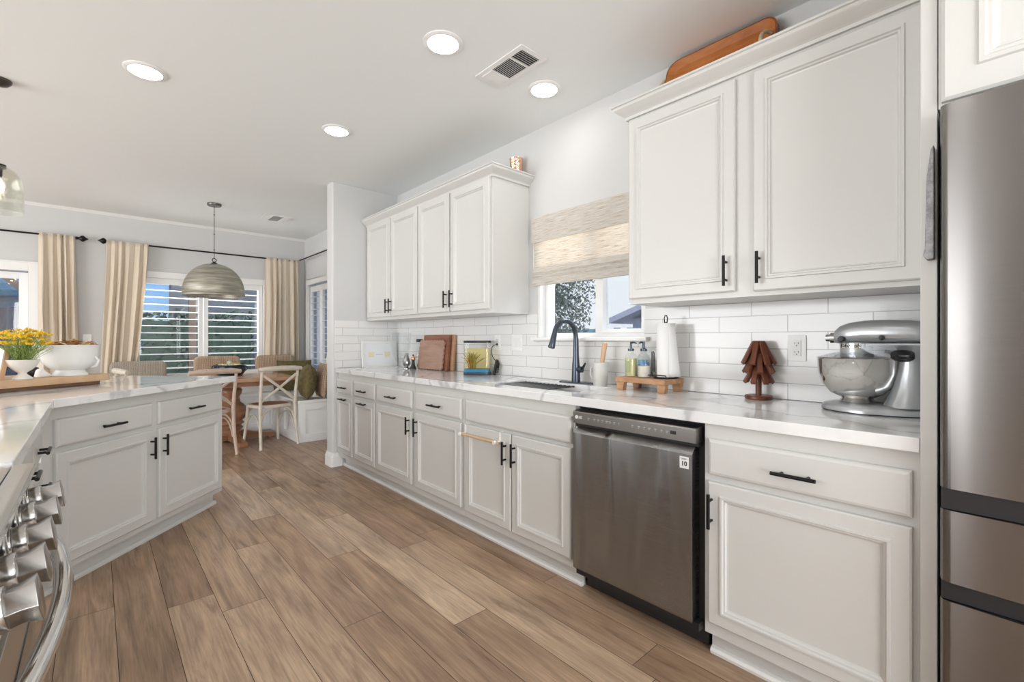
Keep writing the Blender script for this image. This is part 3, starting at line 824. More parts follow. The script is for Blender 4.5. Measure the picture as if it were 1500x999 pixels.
# ---- roman shade
M['shade'] = None
sm_ = mat('woven_grass_shade', (.62, .50, .38), .85); tt = NT(sm_)
f1 = tt.noise(tt.coord((1, 3, 90)), 3, 5, .7); f2 = tt.noise(tt.coord((1, 60, 1)), 4, 3)
cc = tt.ramp(f1, [(.34, (.50, .38, .27)), (.46, (.78, .71, .62)), (.6, (.88, .85, .80))])
tt.link(cc, tt.b.inputs['Base Color']); tt.bump(f1, .5, .004)
tl = tt.n('BsdfTranslucent', {'Color': cc}); mx = tt.n('MixShader', {0: .38, 1: tt.b.outputs[0], 2: tl.outputs[0]})
tt.link(mx.outputs[0], tt.t.nodes['Material Output'].inputs[0])
so_ = sm_.copy(); so_.name = 'woven_grass_unlit'  # opaque copy, ramp darkened: valance and folds have their shade painted in
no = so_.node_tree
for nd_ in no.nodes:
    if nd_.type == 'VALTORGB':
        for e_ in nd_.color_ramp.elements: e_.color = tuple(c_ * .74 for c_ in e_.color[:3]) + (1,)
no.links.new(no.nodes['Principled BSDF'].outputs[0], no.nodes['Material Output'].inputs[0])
t = thing('roman_shade', 'woven grass roman shade covering the upper half of the sink window', 'window shade', (2.262, 1.85, 1.56))
y0, y1 = -.445, .445
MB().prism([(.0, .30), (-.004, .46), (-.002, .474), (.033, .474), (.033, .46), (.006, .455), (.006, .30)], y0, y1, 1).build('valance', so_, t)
MB().prism([(.014, .31), (.016, .128), (.020, .128), (.018, .31)], y0 + .012, y1 - .012, 1).build('shade_fabric', sm_, t)
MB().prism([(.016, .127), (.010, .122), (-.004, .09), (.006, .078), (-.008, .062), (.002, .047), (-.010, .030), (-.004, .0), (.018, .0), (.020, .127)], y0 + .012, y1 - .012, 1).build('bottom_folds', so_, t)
MB().box(.014, y1 - .009, .05, .018, y1 - .004, .31).build('cord', M['trim'], t)

# ---- outlets
def outlet(label, y, z, h=.115, w=.072, kind=1, axis='r'):
    t = thing('wall_outlet', label, 'outlet', (XT - .0005, y, z), RZ, 'outlets on the backsplash')
    MB().prism(rrect(-w / 2, -h / 2, w / 2, h / 2, .006), -.005, 0, 1).build('cover_plate', M['white'], t, bevel=.001)
    for dx in ((0,) if kind == 1 else (-.023, .023)):
        MB().box(dx - .0165, -.0085, -.034, dx + .0165, -.005, .034).build('receptacle', M['trim'], t, bevel=.001)
        if kind == 1:
            sl = MB()
            for zc in (-.019, .019):
                sl.box(dx - .008, -.0092, zc - .001, dx - .006, -.008, zc + .007); sl.box(dx + .006, -.0092, zc - .001, dx + .008, -.008, zc + .007)
                sl.box(dx - .002, -.0092, zc - .010, dx + .002, -.008, zc - .006)
            sl.build('slot', bp, t)
    return t
outlet('white wall outlet right of the wooden tree ornament', .659, 1.151)
outlet('white wall outlet with the black fish tank plug in it', 2.69, 1.165)
outlet('blank-looking double white switch plate just left of the sink window', 2.47, 1.165, .118, .115, 2)

# ---- fish tank
t = thing('fish_tank', 'small plastic fish tank with black lid and blue gravel on the counter', 'fish tank', (2.165, 2.785, .9202), R(-42))
def dshape(w, d, r): return rrect(-w / 2, -d / 2, w / 2, d / 2, r)
MB().prism(dshape(.205, .135, .03), 0, .02, 2).build('tank_base', mat('teal_black_plastic', (.03, .05, .065), .35), t, smooth=40, bevel=.002)
tk = MB(); p = dshape(.200, .130, .028); n = len(p)
tk.add([(*q, .02) for q in p] + [(*q, .243) for q in p], [(i, (i + 1) % n, n + (i + 1) % n, n + i) for i in range(n)]); tk.build('tank_wall', M['clear'], t, smooth=40)
MB().prism(dshape(.194, .124, .026), .021, .045, 2).build('gravel', cloth('blue_gravel', (.01, .16, .34), (.03, .30, .52), 180, .5), t, smooth=40, kind='stuff')
wm = clear('tank_water', (.97, .93, .76), .06, .02)
MB().prism(dshape(.194, .124, .026), .046, .198, 2).build('water', wm, t, smooth=40)
MB().box(-.075, .045, .046, .092, .055, .20).build('back_panel', mat('tank_backdrop', (.80, .72, .48), .6), t)
lp = MB()
for i in range(46):
    a_ = rnd.uniform(0, 2 * PI); b_ = rnd.uniform(.2, 1.0); x0_, y0_ = -.035 + rnd.gauss(0, .01), -.01 + rnd.gauss(0, .006)
    L = rnd.uniform(.07, .125)
    lp.tube([(x0_, y0_, .05), (x0_ + math.cos(a_) * .02 * b_, y0_ + math.sin(a_) * .010, .05 + L * .5), (x0_ + math.cos(a_) * .085 * b_, y0_ + math.sin(a_) * .02, .05 + L)], [.003, .0045, .001], 5, mi=rnd.choice((0, 0, 1)))
lp.build('water_plant', [mat('olive_plant', (.36, .36, .05), .6), mat('rust_plant', (.40, .15, .04), .6)], t, smooth=60)
MB().prism(dshape(.207, .137, .03), .243, .260, 2).build('tank_lid', M['blackp'], t, smooth=40, bevel=.002)
t = thing('power_cord', 'black power cord looping from the outlet down beside the fish tank', 'cord', (2.24, 2.66, 1.0))
m = MB(); m.tube(bez((.040, .027, .150), (-.03, .06, .15), (.0, .05, .03), (.025, .0, .02), 14), .003, 6)
for i in range(5):
    m.tube([(.018 + .012 * math.cos(a_) , -.0 + .016 * math.sin(a_) + i * .003, .01 - .012 * i + .026 * math.sin(a_ + .5)) for a_ in [2 * PI * q / 12 for q in range(12)]], .0033, 6, True)
m.tube([(.02, .01, .03), (.015, .02, -.03), (.01, .025, -.079)], [.010, .013, .009], 8)
m.build('cable', M['blackp'], t, smooth=60)
MB().box(.034, .019, .143, .0405, .035, .159).build('plug', M['blackp'], t, bevel=.002)

# ---- cutting boards leaning on the tile
def board_obj(label, y0, y1, h, xb, xt, thick, m, scallop=False):
    t = thing('cutting_board', label, 'cutting board', (xb, (y0 + y1) / 2, .9205), RZ)
    w = (y1 - y0); p = []
    if scallop:
        nx, nz, r = 9, 6, .010
        def edge(ax, ay, bx_, by_, k_):
            for i in range(k_):
                for q in range(5):
                    u = (i + q / 5) / k_; off = r * abs(math.sin(PI * u * k_))
                    dx, dy = bx_ - ax, by_ - ay; L = math.hypot(dx, dy)
                    p.append((ax + dx * u + dy / L * off, ay + dy * u - dx / L * off))
        a, b, c, d = -w / 2 + r, w / 2 - r, r, h - r
        edge(a, c, b, c, nx); edge(b, c, b, d, nz); edge(b, d, a, d, nx); edge(a, d, a, c, nz)
    else: p = rrect(-w / 2, 0, w / 2, h, .006, 3)
    mb = MB().prism(p, -thick, 0, 1)
    lean = math.atan2(xt - xb, h)
    mb.xf(Matrix.Rotation(-lean, 4, 'X'))
    mb.build('board', m, t, bevel=.0015)
    return t
M['walnut'] = wood('pale_walnut', (.34, .20, .14), (.48, .31, .24), .55, (1, 1, 7), 3)
M['redwood'] = wood('reddish_wood', (.20, .075, .04), (.34, .14, .08), .45, (1, 1, 6), 4)
M['tanwood'] = wood('tan_wood', (.45, .24, .13), (.58, .34, .20), .5, (1, 1, 6), 4)
board_obj('wooden cutting board with scalloped edges, frontmost of the leaning boards', 3.295, 3.70, .265, 2.190, 2.225, .016, M['walnut'], True)
board_obj('plain reddish brown cutting board directly behind the scalloped board', 3.26, 3.66, .307, 2.225, 2.252, .022, M['redwood'])
board_obj('tan cutting board leaning against the tile, rearmost of the boards', 3.225, 3.63, .309, 2.260, 2.283, .020, M['tanwood'])
# ---- oil bottle, gadget, glass vase, ornament, framed print
t = thing('oil_bottle', 'clear glass bottle with a black cap behind the scalloped board', 'bottle', (2.235, 3.752, .9202))
MB().lathe([(.0001, 0), (.036, 0), (.038, .005), (.038, .11), (.034, .16), (.024, .225), (.022, .245)], 24).build('bottle', M['clear'], t, smooth=50)
MB().lathe([(.0001, .003), (.034, .003), (.034, .10), (.0001, .10)], 24).build('liquid', mat('pale_liquid', (.82, .80, .78), .2), t, smooth=50)
MB().lathe([(.0001, .243), (.030, .243), (.030, .268), (.028, .271), (.0001, .271)], 24).build('cap', M['blackp'], t, smooth=40)
t = thing('pepper_grinder', 'small black grinder with a copper crank left of the cutting boards', 'grinder', (2.135, 3.695, .9202))
MB().lathe([(.0001, 0), (.030, 0), (.030, .012), (.018, .03), (.014, .07), (.016, .085), (.0001, .086)], 20).build('grinder_body', M['blackp'], t, smooth=50)
cop = mat('copper', (.75, .36, .17), .25, 1)
m = MB(); m.lathe([(.017, .086), (.019, .10), (.012, .112), (.0001, .114)], 20); m.tube([(0, 0, .108), (0, -.03, .112), (0, -.06, .108)], .004, 8)
m.build('crank', cop, t, smooth=50)
MB().lathe([(.0001, 0), (.007, .002), (.008, .014), (.0001, .020)], 14, c=(0, -.002, .115)).build('crank_knob', M['blackp'], t, smooth=50)
t = thing('hurricane_vase', 'tall clear glass hurricane vase near the white frame', 'vase', (2.115, 3.885, .9202))
MB().lathe([(.0001, .0), (.060, 0), (.064, .006), (.045, .014), (.026, .022), (.026, .03), (.045, .06), (.075, .12), (.088, .19), (.094, .30), (.099, .332), (.097, .332), (.092, .30), (.085, .19), (.071, .12), (.041, .062), (.0001, .045)], 36).build('vase_glass', M['clear'], t, smooth=60)
M['pewter'] = mat('pewter', (.42, .42, .43), .3, 1)
t = thing('silver_artichoke', 'silver leafy artichoke ornament in front of the glass vase', 'ornament', (2.118, 3.785, .9202))
MB().lathe([(.0001, 0), (.028, 0), (.028, .008), (.016, .016), (.012, .028), (.0001, .03)], 20).build('ornament_base', M['pewter'], t, smooth=40)
lf = MB()
for ring_, (nz, rr, ln) in enumerate(((6, .030, .085), (6, .024, .105), (5, .014, .122))):
    for i in range(nz):
        a_ = 2 * PI * i / nz + ring_ * .5; st = len(lf.v)
        pts = bez((.008, 0, .02), (rr * 1.5, 0, .03), (rr * 1.3, 0, ln * .6 + .02), (rr * .5, 0, ln + .02), 7)
        vv, ff = [], []
        for j_, q in enumerate(pts):
            wv = .017 * math.sin(PI * min(1, (j_ + .6) / 7.6)) ** .8
            vv += [(q[0], -wv, q[2]), (q[0] + .004, 0, q[2]), (q[0], wv, q[2]), (q[0] - .003, 0, q[2])]
        for j_ in range(len(pts) - 1):
            for k_ in range(4):
                a2_, b2_ = j_ * 4 + k_, j_ * 4 + (k_ + 1) % 4; ff.append((a2_, b2_, b2_ + 4, a2_ + 4))
        lf.add(vv, ff); lf.xf(Matrix.Rotation(a_, 4, 'Z'), st)
lf.build('leaf_layer', M['pewter'], t, smooth=50)
t = thing('framed_print', 'white framed print with two pale yellow patches leaning against the wing wall', 'framed print', (2.088, 4.262, .9205))
lean = Matrix.Rotation(R(-5), 4, 'X')
m = MB(); w, h = .185, .250
m.box(-w, -.016, 0, -w + .022, 0, h).box(w - .022, -.016, 0, w, 0, h).box(-w + .022, -.016, 0, w - .022, 0, .022).box(-w + .022, -.016, h - .022, w - .022, 0, h)
m.xf(lean); m.build('frame', M['white'], t, bevel=.002)
m = MB().box(-w + .02, -.006, .02, w - .02, -.002, h - .02); m.xf(lean); m.build('print_sheet', mat('print_paper', (.86, .87, .90), .5), t)
m = MB().box(-.115, -.0068, .095, -.055, -.006, .145).box(.055, -.0068, .095, .115, -.006, .145); m.xf(lean); m.build('yellow_patch', mat('pale_yellow', (.80, .76, .50), .6), t)
m = MB().box(-.035, -.0068, .117, .035, -.006, .121); m.xf(lean); m.build('caption_line', gp, t)

# ---- wooden tree
M['cherry'] = wood('cherry_wood', (.115, .030, .014), (.22, .068, .032), .35, (1, 1, .3), 30)
t = thing('wooden_tree', 'reddish brown wooden slat tree ornament on a round base', 'ornament', (2.225, .795, .9202), R(25))
MB().lathe([(.0001, 0), (.053, 0), (.057, .004), (.057, .014), (.053, .018), (.0001, .018)], 32).build('base', M['cherry'], t, smooth=40, bevel=0)
MB().lathe([(.0125, .018), (.0125, .235), (.0001, .237)], 16).build('trunk', M['cherry'], t, smooth=40)
for tier, (zt, ln, nb, sp) in enumerate(((.150, .090, 7, 30), (.205, .100, 7, 29), (.262, .118, 7, 27))):
    for i in range(nb):
        a_ = 2 * PI * i / nb + tier * .45
        b_ = MB().prism([(-.0065, -ln), (.0065, -ln + .004), (.0085, -.004), (.004, .0), (-.005, -.002)], -.0115, .0115, 1)
        b_.xf(Matrix.Rotation(a_, 4, 'Z') @ Matrix.Translation((.016, 0, zt)) @ Matrix.Rotation(R(-sp), 4, 'Y'))
        b_.build('branch_slat', M['cherry'], t, bevel=.002)

# ---- stand mixer   local: +x towards the bowl/front (world +Y), y sideways
M['mix'] = mat('silver_mixer_paint', (.52, .54, .56), .3, .6)
t = thing('stand_mixer', 'silver stand mixer with polished steel bowl next to the refrigerator panel', 'mixer', (2.135, .36, .9202), R(90))
bp_ = MB(); pts = []
for i in range(40):
    a_ = 2 * PI * i / 40; x_ = .155 * math.cos(a_); y_ = .112 * math.sin(a_)
    if x_ < 0: y_ *= .86
    pts.append((x_ * (1.0 if x_ < 0 else 1.08), y_))
n = len(pts)
v = [(p[0], p[1], 0.004) for p in pts] + [(p[0], p[1], .014) for p in pts] + [(p[0] * .96, p[1] * .94, .026) for p in pts] + [(p[0] * .80, p[1] * .78, .033) for p in pts]
f = [tuple(range(n))[::-1]] + [(j_ * n + i, j_ * n + (i + 1) % n, (j_ + 1) * n + (i + 1) % n, (j_ + 1) * n + i) for j_ in range(3) for i in range(n)] + [tuple(range(3 * n, 4 * n))]
MB().add(v, f).build('mixer_base', M['mix'], t, smooth=50)
MB().prism([(p[0] * .97, p[1] * .97) for p in pts], .0, .004, 2).build('foot_pad', M['blackp'], t)
col = MB(); secs = [(-.085, .062, .075, .030), (-.090, .054, .056, .06), (-.094, .045, .042, .10), (-.098, .037, .036, .15), (-.100, .034, .033, .20), (-.102, .038, .036, .232), (-.098, .052, .045, .25)]
kk = 20; v = []
for xc, a_, b_, z_ in secs:
    for i in range(kk):
        q = 2 * PI * i / kk; v.append((max(-.158, xc + a_ * math.cos(q)), b_ * math.sin(q), z_))
f = [(j_ * kk + i, j_ * kk + (i + 1) % kk, (j_ + 1) * kk + (i + 1) % kk, (j_ + 1) * kk + i) for j_ in range(len(secs) - 1) for i in range(kk)] + [tuple(range((len(secs) - 1) * kk, len(secs) * kk))]
col.add(v, f).build('column', M['mix'], t, smooth=60)
hd = MB(); secs = [(-.163, .012, .012, .283), (-.160, .034, .030, .284), (-.145, .052, .043, .287), (-.10, .060, .048, .290), (-.04, .061, .050, .291), (.03, .060, .050, .290), (.075, .056, .047, .286), (.105, .046, .040, .281), (.122, .030, .028, .276), (.128, .010, .010, .273)]
v = []
for xc, a_, b_, z_ in secs:
    for i in range(28):
        q = 2 * PI * i / 28; cz = math.sin(q); cy_ = math.cos(q)
        sg = lambda w_: math.copysign(abs(w_) ** .8, w_)
        v.append((xc, a_ * sg(cy_), z_ + b_ * sg(cz) * (1 if cz > 0 else .72)))
n = 28; f = [(j_ * n + i, j_ * n + (i + 1) % n, (j_ + 1) * n + (i + 1) % n, (j_ + 1) * n + i) for j_ in range(len(secs) - 1) for i in range(n)] + [tuple(range(n)), tuple(range((len(secs) - 1) * n, len(secs) * n))]
hd.add(v, f).build('mixer_head', M['mix'], t, smooth=60)
MB().box(-.15, -.052, .246, .02, .052, .256).build('neck_plate', M['mix'], t, bevel=.008)
MB().lathe([(.046, .200), (.052, .204), (.052, .252), (.050, .258)], 32, c=(.055, 0, 0)).build('beater_housing', M['mix'], t, smooth=50)
band = MB().lathe([(.0535, .238), (.0545, .239), (.0545, .254), (.0535, .255)], 40, c=(.055, 0, 0)); band.build('trim_band', M['chrome'], t, smooth=40)
# lettering wrapped on the band, facing the room (local +y is world -X)
wd = 'KitchenAid'
for i, ch in enumerate(wd):
    a_ = R(84 + (i - 4.5) * 9.0)
    text('band_letter', ch, .0145, bp, t, (.055 + .0549 * math.cos(a_), .0549 * math.sin(a_), .2465), (R(90), 0, a_ + R(90)), bold=.0003)
m = MB(); m.cyl((.125, 0, .275), (.138, 0, .275), .020, n=20); m.cyl((.138, 0, .275), (.153, 0, .275), .014, n=20); m.build('hub_cap', M['chrome'], t, smooth=40)
MB().lathe([(.0001, 0), (.011, 0), (.012, .012), (.009, .017), (.0001, .018)], 16).xf(Matrix.Translation((.092, .047, .270)) @ Matrix.Rotation(R(-90), 4, 'X')).build('hub_knob', M['blackp'], t, smooth=40)
MB().lathe([(.0001, 0), (.008, 0), (.009, .010), (.0001, .012)], 16).xf(Matrix.Translation((-.03, .058, .275)) @ Matrix.Rotation(R(-90), 4, 'X')).build('lock_lever', M['blackp'], t, smooth=40)
bw = [(.0001, .052), (.050, .050), (.085, .068), (.110, .10), (.122, .145), (.126, .196), (.129, .199), (.1275, .2005), (.124, .196), (.120, .146), (.108, .102), (.083, .071), (.048, .054), (.0001, .054)]
MB().lathe(bw, 48, c=(.055, 0, 0)).build('mixing_bowl', M['chrome'], t, smooth=60)
MB().lathe([(.0001, .034), (.056, .034), (.058, .037), (.055, .040), (.048, .046), (.046, .052), (.0001, .0525)], 36, c=(.055, 0, 0)).build('bowl_foot', M['steel'], t, smooth=40)
bh = MB().tube([(.06, -.118, .175), (.06, -.15, .17), (.06, -.152, .13), (.06, -.115, .115)], .006, 8)
# splash guard
MB().lathe([(.060, .222), (.085, .216), (.112, .206), (.124, .2025)], 40, c=(.055, 0, 0)).build('splash_guard', M['plastic'], t, smooth=60)
sg_ = MB().prism([(-.055, .205), (-.02, .206), (.03, .236), (.03, .252), (-.085, .252), (-.06, .225)], .060, .066, 1); sg_.build('pouring_chute', M['plastic'], t)
cdm = MB()
for i in range(6):
    cdm.tube([(-.085 + .030 * math.cos(a_), .048 + i * .003 + .008 * math.sin(2 * a_), .212 + .012 * math.sin(a_) + (i % 3 - 1) * .006) for a_ in [2 * PI * q / 16 for q in range(16)]], .0033, 6, True)
cdm.tube([(-.07, .05, .21), (-.055, .06, .222), (-.038, .058, .228)], .006, 8)
cdm.build('power_cord', M['blackp'], t, smooth=60)

# ---- things on top of the wall cabinets
t = thing('copper_cup', 'hammered copper cup on top of the four door wall cabinet', 'cup', (2.240, 2.428, 2.3015))
cm = mat('hammered_copper', (.80, .52, .38), .22, 1); tt = NT(cm)
vo = tt.n('TexVoronoi', {'Vector': tt.coord(), 'Scale': 90}); tt.bump(vo.outputs[0], .5, .004)
MB().lathe([(.0001, 0), (.042, 0), (.046, .004), (.047, .178), (.049, .182), (.047, .184), (.044, .178), (.043, .006), (.0001, .005)], 32).build('cup_body', cm, t, smooth=50)
t = thing('wooden_tray', 'large orange-brown wooden tray with rope handles leaning on top of the cabinet', 'tray', (2.183, .985, 2.3015), RZ)
M['tray'] = wood('amber_wood', (.34, .095, .018), (.52, .20, .05), .6, (1.5, 1, 7), 3)
ln = Matrix.Rotation(R(-16), 4, 'X')
wv, hv = .265, .345
outer = rrect(-wv, 0, wv, hv, .06, 6); inner = rrect(-wv + .035, .035, wv - .035, hv - .035, .045, 6); n = len(outer)
m = MB()
v = [(p[0], 0, p[1]) for p in outer] + [(p[0], -.035, p[1]) for p in outer] + [(p[0] * .975, -.035, p[1] * .97 + .004) for p in outer] + [(p[0], -.012, p[1]) for p in inner]
q_ = lambda j_: [(j_ * n + i, j_ * n + (i + 1) % n, (j_ + 1) * n + (i + 1) % n, (j_ + 1) * n + i) for i in range(n)]
MB().add(v, [tuple(range(n))] + q_(0) + q_(1)).xf(ln).build('tray_rim', wood('dark_amber_wood', (.16, .045, .012), (.28, .09, .025), .55, (1.5, 1, 7), 3), t, smooth=35)
iv = v[2 * n:]; nm = n
MB().add(iv, [(i, (i + 1) % n, n + (i + 1) % n, n + i) for i in range(n)] + [tuple(range(n, 2 * n))[::-1]]).xf(ln).build('tray_floor', M['tray'], t, smooth=25)
M['rope'] = cloth('jute_rope', (.42, .33, .22), (.62, .52, .38), 200)
for sx_ in (-1, 1):
    m = MB(); xx = sx_ * (wv - .02)
    pts = bez((xx, -.03, .245), (xx + sx_ * .02 - .05 * (sx_ > 0), -.10, .26), (xx + sx_ * .02 - .05 * (sx_ > 0), -.10, .10), (xx, -.03, .125), 16)
    if sx_ < 0: pts = bez((xx - .01, -.02, .262), (xx - .07, -.03, .272), (xx - .07, -.03, .13), (xx - .01, -.02, .135), 16)
    m.tube(pts, .0085, 8); m.xf(ln); m.build('rope_handle', M['rope'], t, smooth=60)

# ================================================================== PENINSULA ITEMS
def at(px, py, z):
    """floor-plan point seen at pixel (px, py) on the horizontal plane z"""
    r_ = (px - 750) / 674; u_ = -(py - 497) / 674; s_, c_ = math.sin(R(42.15)), math.cos(R(42.15)); k_ = (z - 1.19) / u_
    return ((s_ + r_ * c_) * k_, (c_ - r_ * s_) * k_)
M['boardw'] = wood('butcher_block', (.52, .32, .18), (.68, .47, .30), .45, (1, 1, 1), 5)
# thick long serving board along the peninsula front
t = thing('serving_board', 'large thick light wood serving board lying on the peninsula', 'board', (-.43, 3.581, .9205), R(38.7))
MB().prism(rrect(-.50, -.20, .50, .20, .05), .022, .062, 2).build('board_top', M['boardw'], t, bevel=.004, smooth=30)
MB().box(-.40, -.17, 0, -.36, .17, .022).box(.40, -.17, 0, .44, .17, .022).box(-.36, -.175, .004, .40, -.15, .022).build('board_cleat', wood('dark_walnut', (.16, .08, .04), (.26, .14, .08), .5), t)
BZ = .9205 + .0622
M['ceramic'] = mat('white_ceramic', (.82, .81, .78), .18)
def footed_bowl(name, label, loc, prof, m=None):
    t = thing(name, label, 'bowl', loc)
    MB().lathe(prof, 40).build('bowl', m or M['ceramic'], t, smooth=60)
    return t
bigp = (-.108, 3.676, BZ)
t = footed_bowl('fruit_bowl', 'large white footed ceramic bowl filled with dried petals on the board', bigp,
    [(.0001, .0), (.078, 0), (.080, .006), (.068, .022), (.065, .032), (.092, .046), (.117, .075), (.129, .115), (.131, .172), (.1335, .174), (.131, .176), (.127, .172), (.124, .116), (.112, .08), (.088, .052), (.0001, .045)])
MB().tube([(.108, -.070, .105), (.122, -.082, .085), (.112, -.074, .055), (.092, -.060, .045)], [.006, .007, .007, .005], 8).build('bowl_handle', M['ceramic'], t, smooth=60)
pet = MB()
for i in range(70):
    a_ = rnd.uniform(0, 2 * PI); r_ = .105 * math.sqrt(rnd.random()); st = len(pet.v)
    L = rnd.uniform(.02, .04); w = L * .45
    pet.add([(-L, 0, 0), (0, -w, .004), (L, 0, .002), (0, w, .004), (0, 0, -.004)], [(0, 1, 4), (1, 2, 4), (2, 3, 4), (3, 0, 4), (0, 3, 2, 1)], mi=rnd.choice((0, 0, 1, 2)))
    pet.xf(Matrix.Translation((r_ * math.cos(a_), r_ * math.sin(a_), .178 + rnd.uniform(-.008, .022) * (1.2 - r_ / .105))) @ Matrix.Rotation(rnd.uniform(0, 6), 4, 'Z') @ Matrix.Rotation(rnd.uniform(-.5, .5), 4, 'Y'), st)
pet.lathe([(.0001, .165), (.10, .160), (.121, .150), (.0001, .14)], 24, mi=1)
tag(pet.build('dried_petals', [mat('petal_cream', (.75, .60, .36), .7), mat('petal_brown', (.34, .15, .06), .7), mat('petal_orange', (.62, .30, .10), .7)], loc=bigp), 'pile of dried orange and cream petals in the large white bowl', 'dried petals', kind='stuff')
smp = (-.282, 3.485, BZ)
t = footed_bowl('pedestal_bowl', 'small cream pedestal bowl holding the yellow flowers', smp,
    [(.0001, 0), (.040, 0), (.041, .004), (.030, .014), (.017, .026), (.017, .034), (.037, .050), (.057, .074), (.067, .098), (.068, .100), (.066, .102), (.054, .078), (.033, .056), (.0001, .050)], mat('cream_ceramic', (.80, .76, .69), .35))
# flowers: foliage + single blossoms
t = thing('yellow_flowers', 'bunch of yellow flowers with feathery green stems in the small pedestal bowl', 'flowers', (smp[0], smp[1], BZ + .056))
fo = MB(); heads = []
for i in range(150):
    a_ = rnd.uniform(0, 2 * PI); sp = rnd.uniform(.02, .125); L = rnd.uniform(.10, .20) * (1.08 - 1.8 * sp)
    p0 = (rnd.uniform(-.03, .03), rnd.uniform(-.03, .03), -.002); p3 = (math.cos(a_) * sp, math.sin(a_) * sp, L)
    pts = bez(p0, (p0[0] * 1.2, p0[1] * 1.2, L * .4), (p3[0] * .8, p3[1] * .8, L * .8), p3, 6)
    fo.tube(pts, .0013, 4)
    for j_ in range(7):
        q = Vector(pts[2 + j_ % 5]); d = Vector((rnd.gauss(0, 1), rnd.gauss(0, 1), rnd.uniform(0, 1.2))).normalized() * rnd.uniform(.018, .035)
        sd_ = d.cross(Vector((0, 0, 1))); sd_ = sd_.normalized() * .0022 if sd_.length > 1e-5 else Vector((.002, 0, 0))
        fo.add([q, q + d * .5 + sd_, q + d, q + d * .5 - sd_], [(0, 1, 2, 3)], mi=rnd.choice((0, 1)))
    if L > .085: heads.append(p3)
fo.build('foliage', [mat('leaf_green', (.26, .36, .08), .6), mat('leaf_pale', (.48, .54, .24), .6)], t, kind='stuff')
ym = [mat('petal_yellow', (.86, .60, .03), .6), mat('petal_gold', (.78, .42, .02), .6)]
rnd.shuffle(heads)
heads.sort(key=lambda p: -p[2])
while len(heads) < 100:
    a_ = rnd.uniform(0, 2 * PI); sp = .13 * math.sqrt(rnd.random()); heads.append((math.cos(a_) * sp, math.sin(a_) * sp, .185 - sp * .75 + rnd.uniform(-.025, .02)))
for (hx, hy, hz) in heads[:100]:
    b = MB(); r_ = rnd.uniform(.012, .018)
    for k_ in range(9):
        a_ = 2 * PI * k_ / 9 + rnd.random(); ca, sa = math.cos(a_), math.sin(a_); tl_ = rnd.uniform(-.002, .006)
        b.add([(0, 0, .002), (r_ * .6 * ca - .004 * sa, r_ * .6 * sa + .004 * ca, .003 + tl_), (r_ * ca, r_ * sa, tl_), (r_ * .6 * ca + .004 * sa, r_ * .6 * sa - .004 * ca, .003 + tl_), (r_ * .5 * ca, r_ * .5 * sa, -.003)], [(0, 1, 4), (1, 2, 4), (2, 3, 4), (3, 0, 4), (0, 3, 2, 1)], mi=0)
    b.lathe([(.0001, -.004), (.005, -.002), (.006, .003), (.003, .007), (.0001, .008)], 8, mi=1)
    b.xf(Matrix.Translation((hx, hy, hz)) @ Matrix.Rotation(rnd.gauss(0, .35), 4, 'X') @ Matrix.Rotation(rnd.gauss(0, .35), 4, 'Y'))
    b.build('blossom', ym, t)
# folded napkin and dark dish behind, picture frame at left edge
t = thing('folded_napkin', 'white folded napkin lying between the two bowls on the board', 'napkin', (-.212, 3.60, BZ), R(20))
m = MB(); m.prism([(-.035, 0), (.040, 0), (.015, .022), (-.012, .050), (-.026, .038)], -.022, .022, 1); m.xf(Matrix.Rotation(R(15), 4, 'Z'))
m.build('napkin_cloth', cloth('white_linen', (.80, .78, .74), (.86, .84, .80), 150), t, bevel=.008, smooth=50)
t = thing('black_vessel', 'small round black vessel tucked behind the pedestal bowl', 'vessel', (-.262, 3.69, BZ))
MB().lathe([(.0001, 0), (.025, 0), (.032, .015), (.034, .035), (.025, .050), (.012, .056), (.012, .062), (.0001, .063)], 24).build('vessel_body', M['blackp'], t, smooth=60)
fx, fy = -.392, 3.47
t = thing('picture_frame', 'small wood-edged frame leaning at the left edge of the serving board', 'picture frame', (fx, fy, BZ), R(-38))
ln = Matrix.Rotation(R(-12), 4, 'X')
m = MB().box(-.05, -.010, 0, .05, .016, .165); m.xf(ln); m.build('frame_back', M['brushw'], t, bevel=.002)
m = MB().box(-.047, -.013, .003, .047, -.010, .162); m.xf(ln); m.build('picture_sheet', mat('print_white', (.82, .83, .84), .4), t)

# ================================================================== CEILING FIXTURES
proto = None
spots = [((1.278, 1.922), 'recessed ceiling light nearest the camera, left of the large vent'), ((.203, 3.217), 'recessed ceiling light at the far left of the ceiling'),
         ((1.258, 3.229), 'recessed ceiling light farthest from the large vent, toward the dining nook'), ((1.955, 1.878), 'recessed ceiling light over the sink, right of the large vent'),
         ((.20, 1.92), 'recessed ceiling light above the range'), ((.2, -1.3), 'recessed ceiling light far behind the range'), ((.20, .45), 'recessed ceiling light behind the range')]
for (x_, y_), lb in spots:
    if proto is None:
        proto = t = thing('ceiling_light', lb, 'ceiling light', (x_, y_, CEIL), 0, 'recessed ceiling lights')
        MB().lathe([(.098, -.0005), (.098, -.004), (.090, -.008), (.076, -.009), (.076, -.0005), (.098, -.0005)], 40).build('trim_ring', M['white'], t, smooth=40)
        MB().lathe([(.0001, -.0055), (.0755, -.0055), (.0755, -.0015), (.0001, -.0015)], 40).build('diffuser', M['lamp'], t)
    else:
        c = copy_tree(proto); c.location = (x_, y_, CEIL); c['label'] = lb
M['ventdark'] = mat('vent_inside', (.02, .02, .022), .8)
